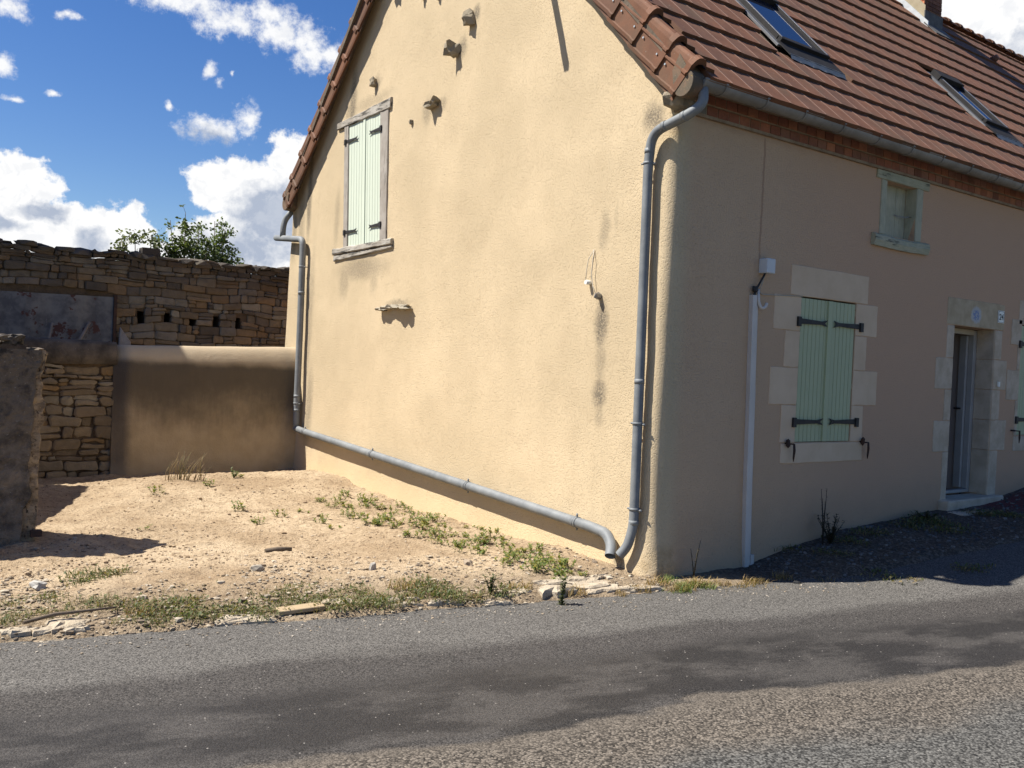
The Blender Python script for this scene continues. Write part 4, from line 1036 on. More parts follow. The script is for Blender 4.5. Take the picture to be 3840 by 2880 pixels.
# loop of old wire on the gable
hw = thing('hanging_wire', 'loop of old wire with a porcelain insulator on the sunny gable', 'wire', (.06, .9, 2.75))
mb = MB(); mb.tube([(.06, .917, 2.75), (.03, .955, 2.66), (.025, .968, 2.56), (.01, .955, 2.475)], .0035, 6); mb.tube([(.06, .917, 2.75), (.035, .90, 2.66), (.03, .905, 2.54), (.02, .87, 2.42), (.01, .815, 2.35)], .0035, 6); mb.build('wire', M['cream_cable'], hw)
mb = MB(); mb.tube([(.075, .945, 2.455), (.0, .945, 2.455)], .020, 10); mb.build('insulator', M['white'], hw)
mb = MB(); mb.rock((.03, .80, 2.33), .05, .028, .03, None, .2, 1); mb.build('bracket', M['frame_grey'], hw)

# ------------------------------------------------------------------ rubble masonry
def pal_stone(z=0):
    b = random.choice([(.22, .155, .09), (.20, .15, .095), (.22, .175, .12), (.17, .135, .095), (.20, .17, .13), (.15, .12, .085), (.22, .15, .085), (.26, .225, .17), (.13, .105, .08), (.16, .13, .10)])
    k = rnd(.8, 1.15); return tuple(c * k for c in b)
def rubble(mb, x0, x1, z0, ztop, yf, hr=(.05, .15), wr=(.10, .42), holes=(), jy=.022, edge=0.0, maxz=None, backdepth=.09, pal=pal_stone, flat=.0, gap=0.0, cj=.006):
    z = z0
    def wav(x, zz): return noise.noise(Vector((x * 1.1, zz * 2.3, 7.3))) * .075 + noise.noise(Vector((x * 4.0, zz * 5, 1.7))) * .022
    while z < maxz:
        h = rnd(*hr); x = x0 - rnd(0, .2)
        while x < x1:
            w = min(rnd(*wr) * (.65 + h * 4), wr[1] * 1.3)
            sub = [(0, 1)] if (h < .085 or random.random() < .7) else [(0, rnd(.4, .6))]
            if len(sub) == 1 and sub[0][1] < 1: sub.append((sub[0][1], 1))
            for a, b2 in sub:
                xa, xb = max(x, x0) + rnd(.001, .006) + gap * rnd(0, 1), min(x + w, x1 + rnd(-edge, edge)) - rnd(.001, .006) - gap * rnd(0, 1)
                za, zb = z + h * a + rnd(-.002, .006) + gap * rnd(0, 1), z + h * b2 - rnd(-.002, .005) - gap * rnd(0, 1)
                if xb - xa < .03: continue
                if zb > ztop((xa + xb) / 2) + .02: continue
                for hx0, hx1, hz0, hz1 in holes:
                    if hx0 < xb and hx1 > xa and hz0 < zb - .012 and hz1 > za + .012:
                        if (xa + xb) / 2 < (hx0 + hx1) / 2: xb = min(xb, hx0 - .006)
                        else: xa = max(xa, hx1 + .006)
                if xb - xa < .03: continue
                c = pal(za); q = rnd(-jy, jy); wd, ht = xb - xa, zb - za
                j = lambda s: rnd(-s, s)
                k = min(.018 + gap * 1.6, wd * .2, ht * .33)
                J = cj; oc = [(xa + k + j(k * .6), za + j(J)), (lerp(xa, xb, .5) + j(wd * .15), za + j(J * 1.3)), (xb - k + j(k * .6), za + j(J)), (xb + j(J), za + k + j(k * .4)), (xb + j(J), zb - k + j(k * .4)), (xb - k + j(k * .6), zb + j(J)), (lerp(xa, xb, .5) + j(wd * .15), zb + j(J * 1.3)), (xa + k + j(k * .6), zb + j(J)), (xa + j(J), zb - k), (xa + j(J), za + k)]
                n = len(oc); cx, cz = (xa + xb) / 2, (za + zb) / 2; r = .86 if ht > .07 else .80
                B1 = [(px, yf + backdepth, pz + wav(px, pz)) for px, pz in oc]; F1 = [(px, yf + q + .012, pz + wav(px, pz)) for px, pz in oc]
                F2 = [(cx + (px - cx) * r, yf + q + j(.006), cz + (pz - cz) * r + wav(px, pz)) for px, pz in oc]
                mb.add(B1 + F1 + F2 + [(cx + j(wd * .1), yf + q - rnd(0, .010), cz + wav(cx, cz))],
                       [(i, (i + 1) % n, n + (i + 1) % n, n + i) for i in range(n)] + [(n + i, n + (i + 1) % n, 2 * n + (i + 1) % n, 2 * n + i) for i in range(n)] + [(2 * n + i, 2 * n + (i + 1) % n, 3 * n) for i in range(n)], c)
            x += w
        z += h
# tall old barn wall beyond the yard
def ftop(x): return 3.17 + .05 * noise.noise(Vector((x * 1.3, 0, 4))) + .05 * noise.noise(Vector((x * 5, 2, 4))) + .03 * sin(x * .9)
HL = [(-1.655, -1.565, 2.095, 2.235), (-1.25, -1.165, 2.085, 2.225), (-.86, -.78, 2.10, 2.20), (-.48, -.40, 2.125, 2.24), (-.12, -.05, 2.09, 2.235)]
fw = thing('stone_wall', 'tall dark rubble stone wall with five vent holes behind the yard', 'stone wall', (-2, 9.6, -.1))
mb = MB(); rubble(mb, -8.5, 4.5, .9, ftop, 9.5, (.035, .13), (.07, .36), HL + [(-4.9, -1.99, 0, 2.46)], maxz=3.3); mb.build('stones', M['topstone'], fw)
mb = MB()       # mortar core with real pockets at the vents
def core(x0, x1, z0, z1): mb.box((x0, 9.535, z0), (x1, 9.95, z1))
core(-8.5, 4.5, -.1, 2.04); core(-8.5, 4.5, 2.28, 3.02)
hx = [-8.5] + [v for h in HL for v in (h[0] - .01, h[1] + .01)] + [4.5]
for i in range(0, len(hx), 2): core(hx[i], hx[i + 1], 2.04, 2.28)
mb.box((-1.7, 9.90, 2.0), (0, 9.96, 2.3))
mb.build('core', M['mortar'], fw)
mb = MB(); x = -8.4         # loose capping stones
while x < 4.4:
    w = rnd(.10, .34); hgt = rnd(.03, .07); c = random.choice([(.20, .17, .13), (.26, .22, .16), (.15, .125, .10)])
    for yy in (9.56, 9.72, 9.88): mb.rock((x + w / 2 + rnd(-.05, .05), yy, ftop(x) - .04 + rnd(-.03, .035)), w * .6, .12, hgt, c, .3, 1, rnd(-.2, .2))
    x += w
mb.box((-1.62, 9.50, 3.16), (-1.36, 9.72, 3.265), (.12, .10, .085), j=.012)
mb.build('capping_stones', M['topstone'], fw)
sh = thing('metal_sheet', 'rusty grey metal sheet against the dark stone wall', 'metal sheet', (-3, 9.46, 0))
mb = MB(); n = 40
for k in range(n):
    xa, xb = lerp(-5.4, -2.03, k / n), lerp(-5.4, -2.03, (k + 1) / n); da, db = .006 * sin(k * .9), .006 * sin((k + 1) * .9)
    za, zb = 2.33 + .02 * (xa + 3.5), 2.33 + .02 * (xb + 3.5)
    mb.hexa([(xa, 9.44 + da, .2), (xb, 9.44 + db, .2), (xb, 9.447 + db, .2), (xa, 9.447 + da, .2), (xa, 9.44 + da, za + .1), (xb, 9.44 + db, zb + .1), (xb, 9.447 + db, zb + .1), (xa, 9.447 + da, za + .1)])
mb.build('sheet', M['sheet'], sh)
mb = MB(); mb.box((-2.03, 9.40, .2), (-1.985, 9.46, 2.50), j=.004); mb.build('post', M['rust'], sh)
st = MB(); st.tube([(-3.05, 9.2, .2), (-2.98, 9.28, 1.4), (-2.86, 9.40, 2.02)], .018, 6); tag(st.build('stick', M['stick'], origin=None), 'thin upright stick leaning on the middle of the metal sheet', 'stick')
st = MB(); st.tube([(-2.85, 9.15, .3), (-2.65, 9.25, 1.5), (-2.36, 9.40, 2.06)], .022, 6); tag(st.build('stick', M['stick']), 'thicker slanting stick leaning on the metal sheet near its rusty post', 'stick')
st = MB(); st.prism([(-2.0, 9.3, 1.0), (-1.72, 9.3, 1.0), (-1.78, 9.36, 1.80), (-1.93, 9.40, 2.02)], (0, .05, .0), (.30, .27, .24)); tag(st.build('stone_slab', M['stone'], bevel=.01), 'leaning pointed stone slab beside the rusty sheet post', 'slab')

# low garden wall: rendered length and rubble length
lw = thing('garden_wall', 'low stained garden wall closing the back of the yard', 'wall', (-2, 7.3, 0))
mb = MB(); V = []
xl = [-2.47 + .06 * i for i in range(43)]
PRF = [(-.06, -.3), (-.05, .0), (-.03, .5), (-.012, 1.0), (0, 1.40), (.012, 1.50), (.045, 1.59), (.085, 1.665), (.13, 1.725), (.18, 1.765), (.22, 1.775), (.27, 1.75), (.33, 1.69), (.36, 1.60), (.38, 0)]
for x in xl:
    for (py, pz) in PRF:
        e = sstep(-2.30, -2.47, x) * .11
        px = x; yq = 7.24 + py + e + .010 * noise.noise(Vector((x * 1.5, pz * 1.5, 3))) + .004 * noise.noise(Vector((x * 6, pz * 6, 3)))
        zq = pz * (1.0 + .02 * (x + 1.2) * (1 if pz > 1 else 0)) - .0 + (.01 * noise.noise(Vector((x * 2, 0, 9))) if pz > 1.5 else 0)
        V.append((px, yq, zq))
n = len(PRF)
mb.add(V, [(i * n + k, (i + 1) * n + k, (i + 1) * n + k + 1, i * n + k + 1) for i in range(len(xl) - 1) for k in range(n - 1)], smooth=True)
mb.add([V[k] for k in range(n)], [tuple(range(n))])
mb.build('rendered_length', M['lowwall'], lw)
mb = MB(); rubble(mb, -8.0, -2.44, -.1, lambda x: 1.50, 7.36, (.05, .16), (.08, .36), maxz=1.52, jy=.028, gap=.007, cj=.013, pal=lambda z, K=[1]: tuple(c * k for k in [rnd(.8, 1.1)] for c in random.choice([(.235, .18, .115), (.20, .155, .10), (.255, .205, .14), (.175, .135, .09), (.23, .155, .08), (.27, .23, .165)]))); mb.build('rubble_length', M['stone'], lw)
mb = MB(); mb.box((-8, 7.395, -.2), (-2.45, 7.62, 1.55)); mb.build('core', M['mortar'], lw)
mb = MB(); V = []; n2 = 60
for i in range(n2 + 1):
    x = lerp(-8, -2.43, i / n2)
    for (py, pz) in ((7.33, 1.47), (7.325, 1.60), (7.345, 1.72), (7.40, 1.765), (7.52, 1.775), (7.63, 1.72), (7.64, 1.47)):
        V.append((x, py + .012 * noise.noise(Vector((x * 3, pz * 4, 0))), pz + .018 * noise.noise(Vector((x * 2.5, py * 5, 4)))))
mb.add(V, [(i * 7 + k, (i + 1) * 7 + k, (i + 1) * 7 + (k + 1) % 7, i * 7 + (k + 1) % 7) for i in range(n2) for k in range(7)], smooth=True); mb.build('coping', M['darkcap'], lw)

# ruined wall end beside the entrance
rw = thing('ruined_wall', 'broken end of an old dark rendered wall beside the yard entrance', 'wall', (-4.6, 3.4, 0))
def rough_face(x_edge, y0, amp, xl, zs):
    mb = MB(); V = []; nc = 22
    for z in zs:
        xe = x_edge(z)
        for c in range(nc):
            x = lerp(xl, xe, (c / (nc - 1)) ** .45) if c else -7.5
            q = Vector((x * 3, z * 3, y0 * 7)); q2 = Vector((x * 9, z * 14, y0)); q3 = Vector((x * 26, z * 30, y0))
            V.append((x, y0 - amp * (noise.noise(q) + .7 * noise.noise(q2) + .4 * noise.noise(q3)) + (.05 if c == nc - 1 else 0), z))
    mb.add(V, [(j * nc + c, j * nc + c + 1, (j + 1) * nc + c + 1, (j + 1) * nc + c) for j in range(len(zs) - 1) for c in range(nc - 1)], smooth=True)
    return mb
ZS = [-.05 + .026 * i for i in range(66)]
rough_face(lambda z: -3.935 + .022 * noise.noise(Vector((z * 4, 5, 1))) + .022 * noise.noise(Vector((z * 13, 2, 1))) - .02 * sstep(1.3, .2, z), 3.222, .030, -4.4, ZS).build('broken_core', M['brokencore'], rw)
mb = MB(); mb.box((-7.5, 3.26, -.1), (-3.975, 3.58, 1.62), j=.01); mb.build('core', M['mortar'], rw)
mb = rough_face(lambda z: -4.015 + .045 * noise.noise(Vector((z * 2.2, 3, 1))) + .03 * noise.noise(Vector((z * 8, 1, 1))) + .05 * sstep(1.25, 1.6, z) - .05 * sstep(.45, .25, z), 3.185, .016, -4.5, ZS)
mb.build('old_render', M['oldrender'], rw)
mb = MB()
for k in range(26):
    x = rnd(-4.7, -3.99); z = 1.63 + (.09 if x < -4.05 else .01); mb.rock((x, rnd(3.20, 3.52), z + rnd(-.03, .02)), rnd(.03, .09), rnd(.04, .08), rnd(.018, .035), random.choice([(.08, .07, .06), (.11, .095, .08), (.16, .13, .10)]), .4, 2, rnd(0, 3))
for k in range(26): mb.rock((rnd(-7.4, -4.6), rnd(3.2, 3.5), 1.66 + rnd(-.03, .03)), rnd(.08, .18), rnd(.08, .12), rnd(.03, .07), (.12, .10, .085), .35, 1, rnd(0, 3))
mb.build('crumbled_top', M['stone'], rw)
mb = MB(); mb.box((-4.01, 3.165, .085), (-3.925, 3.24, .135)); mb.build('iron_cramp', M['rust'], rw)

# unseen barn added off to the left, placed to shade the left end of the garden wall
shade_barn = thing('barn', 'unseen tall barn added to shade the end of the garden wall', 'barn', (-8, 12, -.1))
mb = MB(); P = [(-12, 9.6, -.2), (-4.95, 9.6, -.2), (-4.95, 9.6, 7.35), (-12, 9.6, 7.35)]; mb.prism(P, (0, 7, 0)); mb.build('wall', M['barnwall'], shade_barn)
mb = MB(); mb.prism([(-12.3, 9.35, 7.352), (-12.3, 16.9, 7.352), (-12.3, 13.1, 9.8)], (7.5, 0, 0), (.15, .07, .045)); mb.build('roof', M['tile'], shade_barn)
mb = MB(); mb.box((-9.5, 9.57, 3.6), (-8.5, 9.597, 4.9)); mb.build('shutter', M['greenwood'], shade_barn)

lt = thing('shade_lean_to', 'unseen low lean-to added to shade the back of the yard', 'shed', (-5.6, 5.8, -.1))  # added out of view, its slope shaped to cast the yard shadow
mb = MB(); mb.prism([(-7, 4.4, -.2), (-7, 7.2, -.2), (-7, 7.2, 2.42), (-7, 4.4, .80)], (2.7, 0, 0)); mb.build('wall', M['barnwall'], lt)
mb = MB(); mb.prism([(-7.1, 4.3, .745), (-7.1, 7.22, 2.435), (-7.1, 7.22, 2.50), (-7.1, 4.3, .81)], (2.82, 0, 0), (.13, .06, .04)); mb.build('roof', M['tile'], lt)

# ------------------------------------------------------------------ trees beyond the wall
def leafquad(mb, p, s, col):
    d = Vector((rnd(-1, 1), rnd(-1, 1), rnd(-.9, .5))).normalized(); w = d.cross(Vector((rnd(-1, 1), rnd(-1, 1), rnd(-1, 1)))).normalized()
    L = s * rnd(.55, 1.1); wd = s * .30
    mb.add([p, p + d * L * .45 + w * wd, p + d * L, p + d * L * .45 - w * wd], [(0, 1, 2, 3)], col)
def tree(label, base, limbs, nleaf, size, tones, spread):
    t = thing('tree', label, 'tree', base)
    B = Vector(base); tr = MB(); cr = MB()
    tr.tube([B, B + Vector((.04, 0, 1.0)), B + Vector((.0, .05, 2.2))], [.12, .10, .075], 8)
    for (dx_, dy_, tz, den, sp) in limbs:
        tip = B + Vector((dx_, dy_, tz)); st_ = B + Vector((0, .03, 1.9)); mid = st_.lerp(tip, .55) + Vector((dx_ * .08, 0, .12))
        path = bez([st_, mid, tip], 6, .6); tr.tube(path, [lerp(.05, .006, i / (len(path) - 1)) for i in range(len(path))], 6)
        for k in range(int(nleaf * den)):
            u = rnd(.35, 1.02); i = min(int(u * (len(path) - 1)), len(path) - 2); q = path[i].lerp(path[i + 1], min(1, u * (len(path) - 1) - i))
            # twigs drooping from the limb carry small clusters
            a = rnd(0, 2 * pi); rr = sp * (rnd(0, 1) ** .6) * (1.15 - .55 * u)
            c = q + Vector((cos(a) * rr, sin(a) * rr, rnd(-.55, .55) * sp))
            if noise.noise(c * 3.4) < -.10: continue
            if random.random() < .10: tr.tube([q, q.lerp(c, .5) + Vector((0, 0, .05)), c], .005, 4)
            for m_ in range(4):
                tn = random.choice(tones); kk = rnd(.7, 1.25)
                leafquad(cr, c + Vector((rnd(-.08, .08), rnd(-.08, .08), rnd(-.09, .06))), size, tuple(v * kk for v in tn))
    tr.build('trunk', M['bark'], t); cr.build('crown', M['leaf'], t)
G1 = [(.095, .125, .045), (.115, .145, .06), (.08, .11, .045), (.15, .18, .075)]; G2 = [(.15, .17, .08), (.18, .19, .095), (.12, .145, .07)]; G3 = [(.12, .16, .055), (.145, .185, .065), (.10, .135, .05)]
tree('tallest dark green tree behind the stone wall', (.95, 16, -.1), [(-.05, 0, 4.95, 1.0, .34), (-.35, .1, 4.75, .35, .24), (.35, .2, 4.80, .7, .34), (-.45, 0, 4.2, .7, .4), (.05, .3, 4.3, 1.1, .45), (.5, 0, 4.3, .8, .4), (-.7, 0, 4.05, .7, .36)], 300, .105, G1, .4)
tree('airy tree with drooping leaves behind the stone wall nearest the house', (1.75, 16.4, -.1), [(-.05, 0, 4.9, .65, .38), (-.35, .1, 4.80, .5, .34), (.15, 0, 4.65, .6, .34), (-.45, 0, 4.1, .9, .42), (.35, .1, 4.30, 1.2, .40), (.55, .2, 4.05, 1.3, .36), (.0, .1, 4.0, 1.2, .45), (.2, 0, 4.75, .8, .34)], 300, .095, G3, .4)
tree('small pale tree behind the stone wall farthest from the house', (.0, 16.2, -.1), [(-.12, 0, 4.34, 1.0, .30), (-.38, .1, 4.24, .9, .30), (.25, 0, 4.40, .7, .30), (.42, .1, 4.3, .4, .24), (.3, .1, 3.85, .9, .40), (-.1, 0, 3.9, .9, .38), (-.42, 0, 4.05, .9, .3), (.6, 0, 4.15, .9, .34), (.45, 0, 4.0, .9, .36)], 400, .095, G2, .4)

# ------------------------------------------------------------------ kerb slabs, pebbles, weeds
def slab(u, v, lx, ly, rot, hz=.035, label=None):
    p = on_ground(u, v); p.z -= .012; mb = MB(); n = 15; k = []
    for i in range(n):
        a = 2 * pi * i / n; r = 1 + rnd(-.38, .18); x, y = math.copysign(abs(cos(a)) ** .6, cos(a)) * lx / 2 * r, math.copysign(abs(sin(a)) ** .6, sin(a)) * ly / 2 * r
        k.append((p.x + x * cos(rot) - y * sin(rot), p.y + x * sin(rot) + y * cos(rot)))
    c = (p.x, p.y); V = [(x, y, p.z - .06) for x, y in k] + [(x, y, p.z + hz * .55 + rnd(-.006, .006)) for x, y in k]
    V += [(lerp(x, c[0], .16), lerp(y, c[1], .16), p.z + hz + rnd(-.008, .006)) for x, y in k] + [(lerp(x, c[0], .6), lerp(y, c[1], .6), p.z + hz + rnd(-.006, .012)) for x, y in k] + [(c[0], c[1], p.z + hz)]
    F = []
    for q in range(3): F += [(q * n + i, q * n + (i + 1) % n, (q + 1) * n + (i + 1) % n, (q + 1) * n + i) for i in range(n)]
    F += [(3 * n + i, 3 * n + (i + 1) % n, 4 * n) for i in range(n)]
    mb.add(V, F); o = mb.build('limestone_slab', M['slab'], origin=(p.x, p.y, p.z))
    return tag(o, label or 'worn pale limestone slab bedded along the edge of the road', 'kerb stone', 'limestone slabs along the road edge')
R0 = -.2
for (u, v, lx, ly, rt) in [(35, 1393, .20, .10, R0), (88, 1384, .20, .12, R0 + .3), (140, 1374, .24, .17, R0 + .2), (165, 1386, .15, .08, R0), (100, 1402, .20, .06, R0), (530, 1352, .52, .16, R0), (545, 1343, .40, .10, R0), (690, 1340, .34, .06, R0), (730, 1331, .34, .14, R0), (800, 1327, .36, .09, R0), (860, 1319, .30, .07, R0 + .1), (850, 1331, .45, .06, R0),
                          (960, 1322, .24, .10, R0), (1035, 1318, .35, .05, R0), (1120, 1303, .26, .14, .1), (1185, 1283, .36, .10, R0), (1200, 1300, .34, .14, R0 + .2), (1080, 1319, .2, .06, R0), (1265, 1262, .45, .22, R0 + .1), (1230, 1253, .30, .12, R0), (1300, 1273, .34, .16, R0), (1345, 1272, .34, .20, R0), (1395, 1285, .40, .10, R0), (1340, 1290, .4, .09, R0),
                          (1500, 1290, .26, .09, R0), (1545, 1284, .24, .08, R0), (1290, 1247, .3, .10, .3), (1640, 1278, .3, .07, R0), (1720, 1270, .3, .06, R0)]: slab(u, v, lx * rnd(.85, 1.1), ly * rnd(.9, 1.2), rt + rnd(-.1, .1), rnd(.019, .032))
p = on_ground(648, 1343); mb = MB(); mb.frame_box(p + Vector((0, 0, .02)), Vector((.97, -.12, .04)).normalized(), Vector((.12, .98, .03)), Vector((-.05, 0, 1)), (-.15, -.05, -.01), (.15, .05, .018)); tag(mb.build('brick', simple("buff_brick", (.40, .30, .18), (.34, .26, .155), 6, .9, .4, 60, .004), bevel=.004), 'single buff brick lying loose on the kerb slabs', 'brick')
# cement patch and upturned chunk near the corner of the house
def chunk(u, v, sx, sy, sz, c, label):
    p = on_ground(u, v); c = tuple(q * .72 for q in c); sx *= .75; sy *= .75; sz *= .75; mb = MB(); mb.rock((p.x, p.y, p.z + sz * .4), sx, sy, sz, c, .25, 2, rnd(0, 3)); tag(mb.build('stone', M['pebble'], origin=p), label, 'stone')
chunk(82, 1270, .075, .06, .045, (.50, .47, .42), 'pale grey angular stone on bare earth below the ruined wall')
chunk(555, 1232, .07, .05, .035, (.45, .40, .32), 'pale flat stone in the middle of the weedy verge')
chunk(805, 1232, .04, .03, .06, (.52, .48, .42), 'small white stone standing upright in the verge')
chunk(1010, 1222, .06, .05, .05, (.45, .36, .26), 'rounded pinkish stone on the mound below the pipe')
chunk(1720, 1270, .04, .04, .04, (.05, .05, .05), 'black lump lying at the edge of the sunlit road')
p = on_ground(600, 1193); mb = MB(); mb.tube([p + Vector((-.11, 0, .02)), p + Vector((0, 0, .026)), p + Vector((.11, -.03, .022))], [.018, .021, .017], 8); tag(mb.build('stick', M['deadwood'], origin=p), 'short dry stick lying on the sandy ground', 'stick')
p = on_ground(140, 1372); mb = MB(); mb.tube([p + Vector((-.22, .02, .03)), p + Vector((-.05, .05, .05)), p + Vector((.12, .05, .05)), p + Vector((.3, .09, .04))], [.012, .012, .009, .006], 6); tag(mb.build('branch', M['deadwood'], origin=p), 'thin dark branch lying across pale kerb slabs', 'branch')
mb = MB()       # loose stones and clods nobody could count
for k in range(9500):
    u = rnd(-60, 1420); v = rnd(1030, 1400) if random.random() < .6 else rnd(1180, 1400)
    p = on_ground(u, v, 3); d = road_d(p.x, p.y)
    if d < .02 or p.y > 7.0 or p.x > .0 or (p.y > 3.0 and p.x < -3.9): continue
    near = d < 1.5
    if not near and random.random() < .15: continue
    if noise.noise(Vector((p.x * 1.7, p.y * 1.7, 8))) + .45 * noise.noise(Vector((p.x * 6, p.y * 6, 2))) < rnd(-.35, .25): continue
    s = rnd(.004, .010) * (1.2 if near else 1.0) * (1.9 if random.random() < .05 else 1)
    c = random.choice([(.33, .24, .15), (.22, .155, .095), (.38, .29, .19), (.20, .14, .09), (.46, .38, .28)] if not near else [(.30, .235, .16), (.24, .185, .125), (.36, .30, .22), (.18, .14, .10), (.42, .36, .27)])
    mb.rock((p.x, p.y, p.z + s * .25), s * rnd(.8, 1.6), s * rnd(.8, 1.5), s * rnd(.5, .9), c, .3, 1, rnd(0, 3))
for k in range(420):     # grit spilt onto the road edge
    x = rnd(-5.4, 2.0); d = -abs(random.gauss(0, .12)); y = (d - .195 * (x + .414)) / .981 - .417
    s = rnd(.003, .008); mb.rock((x, y, road_z(x) + .03 * (1 - ((d + 3) / 3) ** 2) + s * .2), s * 1.3, s, s * .7, random.choice([(.30, .24, .17), (.2, .17, .13), (.4, .35, .28)]), .3, 1, rnd(0, 3))
for k in range(1600):
    x = rnd(1.2, 6.4); y = rnd(-1.9, -.05)
    if road_d(x, y) < .05: continue
    s = rnd(.006, .017); c = random.choice([(.10, .095, .09), (.15, .14, .13), (.07, .067, .065), (.2, .18, .16)])
    mb.rock((x, y, height(x, y) + s * .2), s * rnd(.8, 1.5), s, s * .7, c, .3, 1, rnd(0, 3))
structure(mb.build('pebbles', M['pebble']), 'stuff')

def blade(mb, p, h, lean, col, w=.004):
    a = rnd(0, 2 * pi); d = Vector((cos(a), sin(a), 0)); sd = Vector((-sin(a), cos(a), 0)) * w
    q1 = p + Vector((0, 0, h * .55)) + d * lean * h * .35; q2 = p + Vector((0, 0, h * (1 - lean * .25))) + d * lean * h
    mb.add([p - sd, p + sd, q1 + sd * .7, q1 - sd * .7, q2], [(0, 1, 2, 3), (3, 2, 4)], col)
def weed_mesh(kind, seed):
    random.seed(seed); mb = MB()
    if kind == 'leafy':         # upright broad-leaved seedling cluster
        for s in range(random.randint(3, 7)):
            o = Vector((rnd(-.06, .06), rnd(-.06, .06), 0)); h = rnd(.03, .10); lean = Vector((rnd(-.7, .7), rnd(-.7, .7), 1))
            mb.tube([(0, 0, -.012), (o.x * .8, o.y * .8, .004), o + lean * h], .0024, 4, (.12, .15, .05))
            for k in range(random.randint(7, 12)):
                q = o + lean * h * rnd(.25, 1.0); a = rnd(0, 2 * pi); d = Vector((cos(a), sin(a), rnd(.1, .9))).normalized(); sd = d.cross(Vector((0, 0, 1))).normalized() * rnd(.007, .012); L = rnd(.025, .05)
                c = random.choice([(.15, .19, .05), (.20, .22, .06), (.11, .16, .045), (.27, .23, .05)])
                mb.add([q, q + d * L * .5 + sd, q + d * L, q + d * L * .5 - sd], [(0, 1, 2, 3)], c)
    elif kind == 'mat':         # low tangled verge plant
        for k in range(9): a = k * .7 + rnd(0, .4); mb.tube([(0, 0, .004), (cos(a) * .09, sin(a) * .07, .010), (cos(a) * .185, sin(a) * .14, .006)], .0022, 4, (.15, .11, .06))
        for k in range(190):
            a = rnd(0, 2 * pi); r = rnd(0, 1) ** .7 * .15; p = Vector((cos(a) * r * 1.35, sin(a) * r, rnd(-.005, .012))); c = random.choice([(.10, .12, .04), (.14, .15, .055), (.18, .16, .07), (.08, .10, .035), (.24, .18, .09)])
            if random.random() < .5: blade(mb, p, rnd(.02, .055), rnd(.3, 1.1), c, .0026)
            else:
                d = Vector((rnd(-1, 1), rnd(-1, 1), rnd(.0, 1.0))).normalized(); sd = d.cross(Vector((0, 0, 1))).normalized() * rnd(.005, .010); L = rnd(.015, .035); q = p + Vector((0, 0, rnd(.0, .03)))
                mb.add([q, q + d * L * .5 + sd, q + d * L, q + d * L * .5 - sd], [(0, 1, 2, 3)], c)
    elif kind == 'dry':         # straw-coloured tuft
        for k in range(70): blade(mb, Vector((rnd(-.07, .07), rnd(-.05, .05), -.005)), rnd(.025, .085), rnd(.3, 1.2), random.choice([(.33, .22, .09), (.27, .18, .08), (.38, .28, .13), (.2, .15, .06)]), .0026)
    elif kind == 'green':       # fresh grass tuft
        for k in range(110): blade(mb, Vector((rnd(-.12, .12), rnd(-.06, .06), -.005)), rnd(.03, .10), rnd(.3, 1.1), random.choice([(.14, .19, .045), (.18, .22, .06), (.10, .14, .04), (.24, .22, .08)]), .003)
    return mb
def weed(name, kind, seed, label, cat, group, spots, smin=.8, smax=1.3):
    protos = []
    for i in range(4):
        mb = weed_mesh(kind, seed + i); o = mb.build(name, M['leaf']); protos.append(o); COL.objects.unlink(o)
    random.seed(seed + 77)
    for (u, v) in spots:
        o = random.choice(protos).copy(); COL.objects.link(o); p = on_ground(u, v) if not isinstance(u, str) else v
        o.location = (p.x, p.y, p.z - .004); o.rotation_euler = (0, 0, rnd(0, 6.28)); s = rnd(smin, smax); o.scale = (s, s, s * rnd(.85, 1.15)); tag(o, label, cat, group)
    for o in protos: bpy.data.objects.remove(o)
random.seed(5)
WL = [(455, 1050), (340, 1068), (700, 1118), (760, 1098), (790, 1085), (800, 1130), (810, 1082), (820, 1098), (690, 1130), (745, 1070), (780, 1115), (870, 1095), (895, 1118), (905, 1130), (925, 1118), (880, 1105), (940, 1125), (955, 1160), (950, 1135), (920, 1140), (960, 1150), (1000, 1160), (1025, 1175), (1010, 1140), (1035, 1145), (1060, 1160), (1080, 1165), (1090, 1172), (1100, 1178), (1125, 1190), (1140, 1195), (1155, 1190), (1170, 1205), (1190, 1215), (1205, 1215), (1230, 1225), (1045, 1162), (1070, 1150), (885, 1160), (840, 1120), (560, 1130), (605, 1117), (520, 1100), (310, 1145), (515, 1030), (655, 1108), (720, 1140), (735, 1090)]
WL += [(lerp(690, 1245, k / 70) + rnd(-28, 28), lerp(1062, 1232, k / 70) + rnd(-8, 34)) for k in range(70)]
weed('weed', 'leafy', 100, 'yellow green leafy weed growing in the sandy yard', 'weed', 'weeds growing in the yard', WL, .6, 1.0)
VL = [(40, 1330), (110, 1292), (180, 1255), (95, 1310), (150, 1320), (215, 1238), (245, 1241), (200, 1300), (250, 1305), (300, 1312), (285, 1362), (330, 1330), (360, 1318), (380, 1305), (345, 1345), (410, 1308), (425, 1335), (455, 1325), (500, 1320), (540, 1318), (560, 1330), (590, 1320), (640, 1312), (680, 1300), (700, 1288), (720, 1310), (745, 1305), (770, 1278), (785, 1295), (800, 1310), (830, 1305), (860, 1298), (880, 1290), (905, 1275), (930, 1262), (945, 1285), (975, 1300), (1000, 1298), (640, 1275), (600, 1290), (820, 1322), (1085, 1283), (760, 1322), (475, 1345), (10, 1345), (30, 1300)]
VL = [q for q in VL if q[1] < 1334 - .063 * (q[0] - 530) or q[0] < 470]
weed('verge_plant', 'mat', 200, 'low tangled green plant on the stony verge by the road', 'plant', 'low plants along the verge', VL, .65, 1.2)
